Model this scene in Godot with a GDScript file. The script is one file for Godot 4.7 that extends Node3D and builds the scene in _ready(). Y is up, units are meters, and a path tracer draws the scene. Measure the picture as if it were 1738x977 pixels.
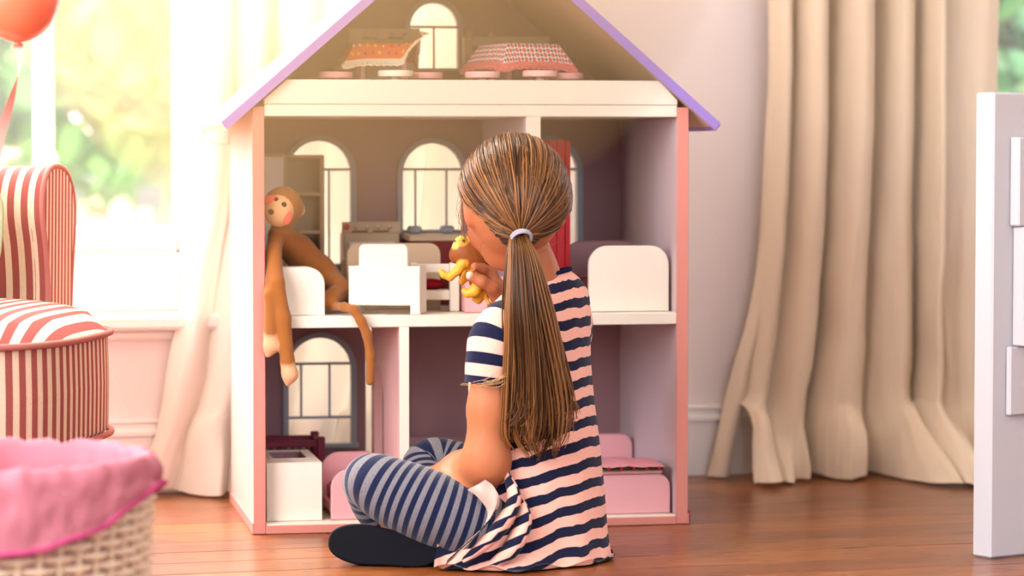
extends Node3D
# A child plays with a lion figure in front of a wooden doll house, in a sunny bedroom.
# World: y up, metres. The back wall (with both windows) and the doll house each have a frame of their own.

const CAMERA_HEIGHT := 0.578
var wall_frame := Transform3D(Basis(Vector3.UP, deg_to_rad(15.3)), Vector3(0, 0, -4.989))      # x along the wall, z into the room
var house_frame := Transform3D(Basis(Vector3.UP, deg_to_rad(10.4)), Vector3(-0.0585, 0, -4.35))  # origin: middle of the front edge
const HOUSE_DEPTH := 0.40
var rng := RandomNumberGenerator.new()
var taken := {}
var M := {}


func _ready() -> void:
	rng.seed = 20
	# ---------------------------------------------------------------- camera
	var cam := Camera3D.new()
	cam.name = "camera"
	add_child(cam)
	var lens := CameraAttributesPhysical.new()
	lens.frustum_focal_length = 100.0
	lens.exposure_aperture = 3.2
	lens.frustum_focus_distance = 4.12
	cam.attributes = lens
	cam.fov = 11.50
	cam.near = 0.05
	cam.far = 200.0
	cam.position = Vector3(0, CAMERA_HEIGHT, 0)
	cam.rotation = Vector3(-atan(233.0 / 4850.0), 0, 0)
	cam.current = true
	# ---------------------------------------------------------------- sky and light
	var we := WorldEnvironment.new()
	we.name = "world_environment"
	var e := Environment.new()
	e.background_mode = Environment.BG_SKY
	var sm := ProceduralSkyMaterial.new()
	sm.sky_top_color = Color(0.62, 0.76, 0.95)
	sm.sky_horizon_color = Color(0.98, 0.98, 0.94)
	sm.ground_horizon_color = Color(0.85, 0.85, 0.78)
	sm.ground_bottom_color = Color(0.5, 0.5, 0.42)
	sm.sky_energy_multiplier = 2.5
	sm.ground_energy_multiplier = 1.2
	var sky := Sky.new()
	sky.sky_material = sm
	e.sky = sky
	e.tonemap_mode = Environment.TONE_MAPPER_LINEAR
	e.tonemap_exposure = 0.72
	e.volumetric_fog_enabled = true
	e.volumetric_fog_density = 0.0
	e.sdfgi_enabled = true
	e.ssao_enabled = true
	e.ssil_enabled = true
	we.environment = e
	add_child(we)
	var sun := DirectionalLight3D.new()
	sun.name = "sun"
	sun.light_energy = 2.2
	sun.light_color = Color(1.0, 0.96, 0.86)
	sun.light_angular_distance = 1.0
	sun.shadow_enabled = true
	add_child(sun)
	sun.look_at_from_position(Vector3.ZERO, Vector3(-0.35, -0.9, -0.75))
	# daylight of the tall window in the left wall, warm, and of the wide window behind the camera
	area_light("daylight_window_side", wall_frame * Vector3(-1.93, 1.35, 2.35), wall_frame.basis * Vector3(1, -0.12, 0), Vector2(1.9, 1.7), Color(1.0, 0.975, 0.94), 14.0)
	area_light("daylight_window_behind", wall_frame * Vector3(0.3, 1.55, 6.12), wall_frame.basis * Vector3(0, -0.12, -1), Vector2(3.0, 1.7), Color(0.97, 0.98, 1.0), 4.2)
	area_light("daylight_window_garden", wall_frame * Vector3(-0.72, 1.62, -0.45), wall_frame.basis * Vector3(0.10, -0.62, 1), Vector2(1.7, 1.0), Color(1.0, 0.985, 0.95), 56.0)
	materials()
	build_room()
	build_garden()
	build_curtains()
	build_doll_house()
	build_desk()
	build_armchair()
	build_basket()
	build_girl()
	build_lion()
	build_monkey()
	build_doll_furniture()
	build_balloon()
	build_haze()


func area_light(called: String, at: Vector3, towards: Vector3, size: Vector2, color: Color, energy: float) -> void:
	var l := AreaLight3D.new()
	l.name = called
	l.area_size = size
	l.light_color = color
	l.light_energy = energy
	l.shadow_enabled = true
	l.area_range = 14.0
	l.area_attenuation = 2.0
	add_child(l)
	l.look_at_from_position(at, at + towards, Vector3.UP)


# =================================================================== naming and tagging
func numbered(called: String) -> String:
	var k: int = taken.get(called, 0)
	taken[called] = k + 1
	return called if k == 0 else "%s_%03d" % [called, k]


func tag(o: Node3D, label: String, category: String, group := "", kind := "") -> Node3D:
	if label: o.set_meta("label", label)
	if category: o.set_meta("category", category)
	if group: o.set_meta("group", group)
	if kind: o.set_meta("kind", kind)
	return o


func thing(called: String, label: String, category: String, at := Transform3D.IDENTITY, group := "") -> Node3D:
	var o := Node3D.new()
	o.name = numbered(called)
	o.transform = at
	add_child(o, true)
	tag(o, label, category, group)
	return o


func structure(called: String, at := Transform3D.IDENTITY) -> Node3D:
	var o := Node3D.new()
	o.name = called
	o.transform = at
	add_child(o, true)
	o.set_meta("kind", "structure")
	return o


func obj(called: String, mb: MeshMaker, m: Material, parent: Node = self) -> MeshInstance3D:
	var o := MeshInstance3D.new()
	o.name = numbered(called) if parent == self else called
	o.mesh = mb.mesh()
	o.material_override = null
	o.mesh.surface_set_material(0, m)
	parent.add_child(o, true)
	return o


func copy_of(o: Node3D, label: String, at: Transform3D, group := "") -> Node3D:
	var c: Node3D = o.duplicate()
	c.name = numbered(String(o.name).rstrip("0123456789").trim_suffix("_"))
	add_child(c, true)
	c.transform = at
	c.set_meta("label", label)
	if group: c.set_meta("group", group)
	return c


func in_house(x: float, y: float, z: float, turn := 0.0) -> Transform3D:
	return house_frame * Transform3D(Basis(Vector3.UP, deg_to_rad(turn)), Vector3(x, y + 0.0005, z))


# =================================================================== mesh making
# Corner order is counter-clockwise seen from outside; indices are stored clockwise, as Godot wants them.
class MeshMaker:
	var v := PackedVector3Array()
	var n := PackedVector3Array()
	var uv := PackedVector2Array()
	var c := PackedColorArray()
	var ix := PackedInt32Array()
	var color := Color.WHITE

	func put(p: Vector3, nn: Vector3, t := Vector2.ZERO) -> int:
		v.append(p)
		n.append(nn)
		uv.append(t)
		c.append(color)
		return v.size() - 1

	func tri(a: int, b: int, d: int) -> void:
		ix.append(a)
		ix.append(d)
		ix.append(b)

	func face(pts: Array, out: Vector3, uvs := []) -> void:
		var nn: Vector3 = (pts[1] - pts[0]).cross(pts[2] - pts[0]).normalized()
		var order := range(pts.size())
		if nn.dot(out) < 0:
			nn = -nn
			order.reverse()
		var first := v.size()
		for k in order:
			put(pts[k], nn, uvs[k] if uvs else Vector2(pts[k].x + pts[k].z, pts[k].y))
		for k in range(1, pts.size() - 1):
			tri(first, first + k, first + k + 1)

	# box with chamfered edges
	func box(center: Vector3, size: Vector3, b := 0.0015, at := Transform3D.IDENTITY) -> MeshMaker:
		var h := size / 2.0
		b = minf(b, minf(h.x, minf(h.y, h.z)) * 0.9)
		var P := func(s: Vector3, axis: int) -> Vector3:
			var q := h - Vector3(b, b, b)
			q[axis] = h[axis]
			return at * (center + s * q)
		for axis in 3:
			var u := (axis + 1) % 3
			var w := (axis + 2) % 3
			for s in [-1.0, 1.0]:
				var pts := []
				for k in [[-1, -1], [1, -1], [1, 1], [-1, 1]]:
					var sg := Vector3.ZERO
					sg[axis] = s
					sg[u] = k[0]
					sg[w] = k[1]
					pts.append(P.call(sg, axis))
				var out := Vector3.ZERO
				out[axis] = s
				var uvs := []
				for k in [[-1, -1], [1, -1], [1, 1], [-1, 1]]:
					var q := Vector3.ZERO
					q[axis] = s
					q[u] = k[0]
					q[w] = k[1]
					q = center + q * h
					uvs.append(Vector2(q.x, q.z) if axis == 1 else Vector2(q.x, q.y) if axis == 2 else Vector2(q.z, q.y))
				face(pts, at.basis * out, uvs)
			for s in [[-1, -1], [1, -1], [1, 1], [-1, 1]]:   # edges along this axis
				var pts := []
				for k in [[-1, u], [1, u], [1, w], [-1, w]]:
					var sg := Vector3.ZERO
					sg[axis] = k[0]
					sg[u] = s[0]
					sg[w] = s[1]
					pts.append(P.call(sg, k[1]))
				var out := Vector3.ZERO
				out[u] = s[0]
				out[w] = s[1]
				face(pts, at.basis * out)
		for x in [-1, 1]:
			for y in [-1, 1]:
				for z in [-1, 1]:
					var sg := Vector3(x, y, z)
					face([P.call(sg, 0), P.call(sg, 1), P.call(sg, 2)], at.basis * sg)
		return self

	# smooth surface through rows of points; rows go "up", columns go counter-clockwise seen from outside
	func grid(rows: Array, uvs: Array, closed := false, tints := []) -> MeshMaker:
		var R := rows.size()
		var C: int = rows[0].size()
		var first := v.size()
		var nn := PackedVector3Array()
		nn.resize(R * C)
		for i in R - 1:
			for j in C - 1:
				var a: Vector3 = rows[i][j]
				var b: Vector3 = rows[i][j + 1]
				var d: Vector3 = rows[i + 1][j + 1]
				var e: Vector3 = rows[i + 1][j]
				var f := (d - a).cross(e - b)
				for k in [i * C + j, i * C + j + 1, (i + 1) * C + j + 1, (i + 1) * C + j]:
					nn[k] += f
		if closed:
			for i in R:
				var s := nn[i * C] + nn[i * C + C - 1]
				nn[i * C] = s
				nn[i * C + C - 1] = s
		for i in R:
			for j in C:
				if tints:
					color = tints[i][j]
				put(rows[i][j], nn[i * C + j].normalized(), uvs[i][j] if uvs else Vector2(float(j) / (C - 1), float(i) / (R - 1)))
		for i in R - 1:
			for j in C - 1:
				var a := first + i * C + j
				tri(a, a + 1, a + C + 1)
				tri(a, a + C + 1, a + C)
		return self

	# round or oval tube along a path; flat < 1 squeezes it along the frame's second axis
	func tube(path: Array, radii: Array, sides := 8, capped := true, flat := 1.0, up := Vector3.ZERO, uv_scale := 1.0) -> MeshMaker:
		var rows := []
		var uvs := []
		var side := Vector3.ZERO
		var along := 0.0
		for i in path.size():
			var t: Vector3 = (path[mini(i + 1, path.size() - 1)] - path[maxi(i - 1, 0)]).normalized()
			if i == 0:
				side = up if up != Vector3.ZERO else (Vector3.UP if absf(t.y) < 0.9 else Vector3.RIGHT)
			else:
				along += (path[i] - path[i - 1]).length()
			side = (side - t * side.dot(t)).normalized()
			var other := t.cross(side)
			var r: float = radii[mini(i, radii.size() - 1)]
			var row := PackedVector3Array()
			var ur := PackedVector2Array()
			for j in sides + 1:
				var a := TAU * (j % sides) / sides
				row.append(path[i] + side * cos(a) * r + other * sin(a) * r * flat)
				ur.append(Vector2(float(j) / sides, along * uv_scale))
			rows.append(row)
			uvs.append(ur)
		if capped:
			var ends := [[path[0], (path[0] - path[1]).normalized(), rows[0], radii[0], uvs[0]], [path[-1], (path[-1] - path[-2]).normalized(), rows[-1], radii[mini(path.size() - 1, radii.size() - 1)], uvs[-1]]]
			for k in 2:
				var en: Array = ends[k]
				var small := PackedVector3Array()
				var tip := PackedVector3Array()
				for j in sides + 1:
					small.append(en[0] + (en[2][j] - en[0]) * 0.7 + en[1] * en[3] * 0.6 * flat)
					tip.append(en[0] + (en[2][j] - en[0]) * 0.02 + en[1] * en[3] * 0.85 * flat)
				if k == 0:
					rows = [tip, small] + rows
					uvs = [en[4], en[4]] + uvs
				else:
					rows += [small, tip]
					uvs += [en[4], en[4]]
		return grid(rows, uvs, true)

	# body of revolution about y; profile = [radius, height] from bottom to top
	func lathe(profile: Array, sides := 24, at := Transform3D.IDENTITY, squash := 1.0) -> MeshMaker:
		var rows := []
		var uvs := []
		for p in profile:
			var row := PackedVector3Array()
			var ur := PackedVector2Array()
			for j in sides + 1:
				var a := -TAU * (j % sides) / sides
				row.append(at * Vector3(cos(a) * p[0], p[1], sin(a) * p[0] * squash))
				ur.append(Vector2(float(j) / sides, p[1]))
			rows.append(row)
			uvs.append(ur)
		return grid(rows, uvs, true)

	func ball(center: Vector3, r: Vector3, rings := 8, sides := 14, at := Basis.IDENTITY) -> MeshMaker:
		var p := []
		for i in rings + 1:
			var a := -PI / 2 + PI * i / rings
			p.append([maxf(cos(a), 0.001), sin(a)])
		return lathe(p, sides, Transform3D(at * Basis.from_scale(r), center))

	# outline in x, y (counter-clockwise) given depth from z0 to z1, edges bevelled by b
	func prism(poly: Array, z0: float, z1: float, b := 0.0, at := Transform3D.IDENTITY) -> MeshMaker:
		var N := poly.size()
		var en := []
		for i in N:
			var d: Vector2 = poly[(i + 1) % N] - poly[i]
			en.append(Vector2(d.y, -d.x).normalized())
		var inset := []
		for i in N:
			var m: Vector2 = en[i] + en[(i + N - 1) % N]
			inset.append(poly[i] - m / maxf(m.dot(m) / 2.0, 0.3) * b)
		var flat := PackedVector2Array(inset)
		var cut := Geometry2D.triangulate_polygon(flat)
		for s in [[z1, 1.0], [z0, -1.0]]:
			var first := v.size()
			for q in inset:
				put(at * Vector3(q.x, q.y, s[0]), at.basis * Vector3(0, 0, s[1]), q)
			for k in range(0, cut.size(), 3):
				var ccw: bool = (flat[cut[k + 1]] - flat[cut[k]]).cross(flat[cut[k + 2]] - flat[cut[k]]) > 0
				if ccw == (s[1] > 0):
					tri(first + cut[k], first + cut[k + 1], first + cut[k + 2])
				else:
					tri(first + cut[k], first + cut[k + 2], first + cut[k + 1])
		for i in N:
			var j := (i + 1) % N
			var na: Vector2 = en[i]
			var nb: Vector2 = en[i]
			if en[(i + N - 1) % N].dot(en[i]) > 0.75: na = (en[i] + en[(i + N - 1) % N]).normalized()
			if en[j].dot(en[i]) > 0.75: nb = (en[i] + en[j]).normalized()
			var bands := [[poly, z0 + b, 0.0, poly, z1 - b, 0.0]]
			if b > 0:
				bands.append([poly, z1 - b, 0.7, inset, z1, 0.7])
				bands.append([inset, z0, -0.7, poly, z0 + b, -0.7])
			for q in bands:
				var lo: Array = q[0]
				var hi: Array = q[3]
				var f := v.size()
				put(at * Vector3(lo[i].x, lo[i].y, q[1]), (at.basis * Vector3(na.x, na.y, q[2])).normalized(), Vector2(lo[i].x + lo[i].y, q[1]))
				put(at * Vector3(lo[j].x, lo[j].y, q[1]), (at.basis * Vector3(nb.x, nb.y, q[2])).normalized(), Vector2(lo[j].x + lo[j].y, q[1]))
				put(at * Vector3(hi[j].x, hi[j].y, q[4]), (at.basis * Vector3(nb.x, nb.y, q[5])).normalized(), Vector2(hi[j].x + hi[j].y, q[4]))
				put(at * Vector3(hi[i].x, hi[i].y, q[4]), (at.basis * Vector3(na.x, na.y, q[5])).normalized(), Vector2(hi[i].x + hi[i].y, q[4]))
				tri(f, f + 1, f + 2)
				tri(f, f + 2, f + 3)
		return self

	func mesh() -> ArrayMesh:
		var a := []
		a.resize(Mesh.ARRAY_MAX)
		a[Mesh.ARRAY_VERTEX] = v
		a[Mesh.ARRAY_NORMAL] = n
		a[Mesh.ARRAY_TEX_UV] = uv
		a[Mesh.ARRAY_COLOR] = c
		a[Mesh.ARRAY_INDEX] = ix
		var m := ArrayMesh.new()
		m.add_surface_from_arrays(Mesh.PRIMITIVE_TRIANGLES, a)
		return m


func mk() -> MeshMaker:
	return MeshMaker.new()


func bx(x0: float, x1: float, y0: float, y1: float, z0: float, z1: float, b := 0.0015) -> MeshMaker:
	return mk().box(Vector3(x0 + x1, y0 + y1, z0 + z1) / 2.0, Vector3(x1 - x0, y1 - y0, z1 - z0), b)


# rounded rectangle, radii for bottom-left, bottom-right, top-right, top-left
func rounded(x0: float, y0: float, x1: float, y1: float, r: Array, seg := 8) -> Array:
	var out := []
	var spec := [[x0, y0, 1, 1, PI], [x1, y0, -1, 1, 1.5 * PI], [x1, y1, -1, -1, 0.0], [x0, y1, 1, -1, 0.5 * PI]]
	for k in 4:
		var s: Array = spec[k]
		var rr: float = r[k]
		if rr <= 0.0:
			out.append(Vector2(s[0], s[1]))
			continue
		var c := Vector2(s[0] + s[2] * rr, s[1] + s[3] * rr)
		for i in seg + 1:
			var a: float = s[4] + 0.5 * PI * i / seg
			out.append(c + Vector2(cos(a), sin(a)) * rr)
	return out


# an arched opening, w wide, from y0 up to y1, counter-clockwise from bottom left
func arch(x: float, w: float, y0: float, y1: float, seg := 14) -> Array:
	var r := w / 2.0
	var out := [Vector2(x - r, y0), Vector2(x + r, y0)]
	for i in seg + 1:
		var a := PI * i / seg
		out.append(Vector2(x + cos(a) * r, y1 - r + sin(a) * r))
	return out


func smooth_path(pts: Array, per := 6) -> Array:
	var out := []
	for i in pts.size() - 1:
		var a: Vector3 = pts[i]
		var b: Vector3 = pts[i + 1]
		var pre: Vector3 = pts[i - 1] if i > 0 else a - (b - a)
		var post: Vector3 = pts[i + 2] if i + 2 < pts.size() else b + (b - a)
		for k in per:
			out.append(a.cubic_interpolate(b, pre, post, float(k) / per))
	out.append(pts[-1])
	return out


func smooth_values(vals: Array, per := 6) -> Array:
	var out := []
	for i in vals.size() - 1:
		var a: float = vals[i]
		var b: float = vals[i + 1]
		var pre: float = vals[i - 1] if i > 0 else a
		var post: float = vals[i + 2] if i + 2 < vals.size() else b
		for k in per:
			out.append(cubic_interpolate(a, b, pre, post, float(k) / per))
	out.append(vals[-1])
	return out


# =================================================================== soft bodies: tapered capsules and ellipsoids joined by a smooth minimum, meshed by surface nets
class Field:
	var prims := []

	func bone(a: Vector3, b: Vector3, ra: float, rb: float, tint := Color.WHITE) -> Field:
		prims.append([0, a, b, ra, rb, tint])
		return self

	func chain(pts: Array, radii: Array, tint := Color.WHITE) -> Field:
		for i in pts.size() - 1:
			bone(pts[i], pts[i + 1], radii[i], radii[i + 1], tint)
		return self

	func egg(center: Vector3, r: Vector3, turn := Basis.IDENTITY, tint := Color.WHITE) -> Field:
		prims.append([1, center, r, turn.inverse(), maxf(r.x, maxf(r.y, r.z)), tint])
		return self

	func into(mb: MeshMaker, cell: float, k: float) -> MeshMaker:
		var lo := Vector3.INF
		var hi := -Vector3.INF
		var boxes := []
		var pad := k * 4.0 + cell * 2.0
		for p in prims:
			var l: Vector3
			var h: Vector3
			if p[0] == 0:
				var r: Vector3 = Vector3.ONE * (maxf(p[3], p[4]) + pad)
				l = p[1].min(p[2]) - r
				h = p[1].max(p[2]) + r
			else:
				var r: Vector3 = Vector3.ONE * (p[4] + pad)
				l = p[1] - r
				h = p[1] + r
			boxes.append([l, h])
			lo = lo.min(l)
			hi = hi.max(h)
		var nx := int((hi.x - lo.x) / cell) + 2
		var ny := int((hi.y - lo.y) / cell) + 2
		var nz := int((hi.z - lo.z) / cell) + 2
		var sum := PackedFloat32Array()
		sum.resize(nx * ny * nz)
		var most := PackedFloat32Array()
		most.resize(nx * ny * nz)
		var who := PackedInt32Array()
		who.resize(nx * ny * nz)
		for pi in prims.size():
			var p: Array = prims[pi]
			var a0 := Vector3i((boxes[pi][0] - lo) / cell)
			var a1 := Vector3i((boxes[pi][1] - lo) / cell) + Vector3i.ONE
			a1 = a1.min(Vector3i(nx - 1, ny - 1, nz - 1))
			var is_bone: bool = p[0] == 0
			var A: Vector3 = p[1]
			var AB: Vector3 = p[2] - p[1] if is_bone else p[2]
			var inv := 1.0 / maxf(AB.length_squared(), 1e-12)
			var ra: float = p[3] if is_bone else 0.0
			var dr: float = p[4] - p[3] if is_bone else 0.0
			var turn: Basis = Basis.IDENTITY if is_bone else p[3]
			for x in range(a0.x, a1.x + 1):
				for y in range(a0.y, a1.y + 1):
					var at := (x * ny + y) * nz
					for z in range(a0.z, a1.z + 1):
						var q := lo + Vector3(x, y, z) * cell - A
						var d: float
						if is_bone:
							var t := clampf(q.dot(AB) * inv, 0.0, 1.0)
							d = (q - AB * t).length() - ra - dr * t
						else:
							q = turn * q
							var k0 := (q / AB).length()
							var k1 := (q / (AB * AB)).length()
							d = k0 * (k0 - 1.0) / maxf(k1, 1e-6)
						if d < pad:
							var s := exp(-d / k)
							sum[at + z] += s
							if s > most[at + z]:
								most[at + z] = s
								who[at + z] = pi
		var cell_vertex := PackedInt32Array()
		cell_vertex.resize(nx * ny * nz)
		cell_vertex.fill(-1)
		var off := [0, 1, nz, nz + 1, ny * nz, ny * nz + 1, ny * nz + nz, ny * nz + nz + 1]
		var corner := [Vector3(0, 0, 0), Vector3(0, 0, 1), Vector3(0, 1, 0), Vector3(0, 1, 1), Vector3(1, 0, 0), Vector3(1, 0, 1), Vector3(1, 1, 0), Vector3(1, 1, 1)]
		var edges := [[0, 1], [2, 3], [4, 5], [6, 7], [0, 2], [1, 3], [4, 6], [5, 7], [0, 4], [1, 5], [2, 6], [3, 7]]
		var first := mb.v.size()
		for x in nx - 1:
			for y in ny - 1:
				var at := (x * ny + y) * nz
				for z in nz - 1:
					var i := at + z
					var inside := 0
					for o in off:
						if sum[i + o] > 1.0: inside += 1
					if inside == 0 or inside == 8:
						continue
					var p := Vector3.ZERO
					var count := 0
					for ed in edges:
						var sa := sum[i + off[ed[0]]]
						var sb := sum[i + off[ed[1]]]
						if (sa > 1.0) != (sb > 1.0):
							var fa := -log(maxf(sa, 1e-9))
							var fb := -log(maxf(sb, 1e-9))
							p += corner[ed[0]].lerp(corner[ed[1]], clampf(fa / (fa - fb), 0.02, 0.98))
							count += 1
					p /= count
					cell_vertex[i] = mb.v.size()
					var tint := Color(0, 0, 0, 0)
					var weight := 0.0
					for o in 8:
						if most[i + off[o]] > 0.0:
							var w: float = 1.0 / (0.05 + (corner[o] - p).length_squared())
							tint += prims[who[i + off[o]]][5] * w
							weight += w
					mb.color = tint / weight
					mb.put(lo + (Vector3(x, y, z) + p) * cell, Vector3.ZERO)
		var steps := [ny * nz, nz, 1]
		for x in range(1, nx - 1):
			for y in range(1, ny - 1):
				var at := (x * ny + y) * nz
				for z in range(1, nz - 1):
					var i := at + z
					var here := sum[i] > 1.0
					for axis in 3:
						if here == (sum[i + steps[axis]] > 1.0):
							continue
						var u: int = steps[(axis + 1) % 3]
						var w: int = steps[(axis + 2) % 3]
						var q := [cell_vertex[i], cell_vertex[i - u], cell_vertex[i - u - w], cell_vertex[i - w]]
						if q.min() < 0:
							continue
						if not here: q.reverse()
						mb.tri(q[0], q[1], q[2])
						mb.tri(q[0], q[2], q[3])
						var nn := (mb.v[q[2]] - mb.v[q[0]]).cross(mb.v[q[3]] - mb.v[q[1]])
						for kk in q: mb.n[kk] += nn
		for i in range(first, mb.v.size()):
			mb.n[i] = mb.n[i].normalized()
		mb.color = Color.WHITE
		return mb


# =================================================================== materials
func mat(key: String, color: Color, rough := 0.6, spec := 0.4) -> StandardMaterial3D:
	if M.has(key):
		return M[key]
	var m := StandardMaterial3D.new()
	m.resource_name = key
	m.albedo_color = color
	m.roughness = rough
	m.metallic_specular = spec
	M[key] = m
	return m


func tinted(key: String, rough := 0.6) -> StandardMaterial3D:
	var m := mat(key, Color.WHITE, rough)
	m.vertex_color_use_as_albedo = true
	return m


func noise_normal(freq: float, strength: float, size := 256, fractal := 3) -> NoiseTexture2D:
	var f := FastNoiseLite.new()
	f.seed = 7
	f.frequency = freq
	f.fractal_octaves = fractal
	var t := NoiseTexture2D.new()
	t.width = size
	t.height = size
	t.seamless = true
	t.noise = f
	t.as_normal_map = true
	t.bump_strength = strength
	return t


func roughen(m: StandardMaterial3D, t: Texture2D, per_metre: float, amount := 1.0) -> StandardMaterial3D:
	m.normal_enabled = true
	m.normal_texture = t
	m.normal_scale = amount
	m.uv1_triplanar = true
	m.uv1_scale = Vector3.ONE * per_metre
	return m


# an even weave or stripe picture, v runs over one repeat
func stripe_texture(bands: Array, grain: float, w := 64, h := 64) -> ImageTexture:
	var im := Image.create(w, h, false, Image.FORMAT_RGB8)
	var r := RandomNumberGenerator.new()
	r.seed = 3
	for y in h:
		var col: Color = bands[0][1]
		var t := (y + 0.5) / h
		for b in bands:
			if t >= b[0]: col = b[1]
		for x in w:
			var g := 1.0 + r.randf_range(-grain, grain)
			im.set_pixel(x, y, Color(col.r * g, col.g * g, col.b * g))
	return ImageTexture.create_from_image(im)


func wood_texture() -> ImageTexture:
	var W := 1024
	var H := 128
	var im := Image.create(W, H, false, Image.FORMAT_RGB8)
	var f := FastNoiseLite.new()
	f.seed = 11
	f.frequency = 0.02
	f.fractal_octaves = 4
	var g := FastNoiseLite.new()
	g.seed = 5
	g.frequency = 0.06
	for y in H:
		for x in W:
			var warp := f.get_noise_2d(x * 0.35, y * 0.8) * 14.0
			var fine := g.get_noise_2d(x * 0.12, (y + warp) * 4.2)
			var broad := f.get_noise_2d(x * 0.16 + 500.0, y * 1.2)
			var ring := 0.5 + 0.5 * sin((y + warp * 2.2) * 0.42)
			var k := 0.52 + 0.30 * broad + 0.16 * fine + 0.14 * (ring - 0.5)
			var col := Color(0.36, 0.18, 0.065).lerp(Color(0.68, 0.40, 0.18), clampf(k, 0.0, 1.0))
			var streak := g.get_noise_2d(x * 0.22 + 900.0, y * 2.6 + 77.0)
			if streak > 0.34:
				col = col.lerp(Color(0.26, 0.12, 0.05), clampf((streak - 0.34) * 5.0, 0.0, 0.8))
			im.set_pixel(x, y, col)
	var r := RandomNumberGenerator.new()                  # knots and short dark dashes
	r.seed = 15
	for k in 34:
		var c := Vector2(r.randf() * W, r.randf() * H)
		var size := Vector2(r.randf_range(5, 26), r.randf_range(1.5, 4.5))
		for y in range(int(c.y - size.y), int(c.y + size.y) + 1):
			for x in range(int(c.x - size.x), int(c.x + size.x) + 1):
				var d := (Vector2(x, y) - c) / size
				if d.length() < 1.0:
					var at := Vector2i(posmod(x, W), posmod(y, H))
					im.set_pixelv(at, im.get_pixelv(at).lerp(Color(0.13, 0.055, 0.03), 0.85 * (1.0 - d.length_squared())))
	return ImageTexture.create_from_image(im)


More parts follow.
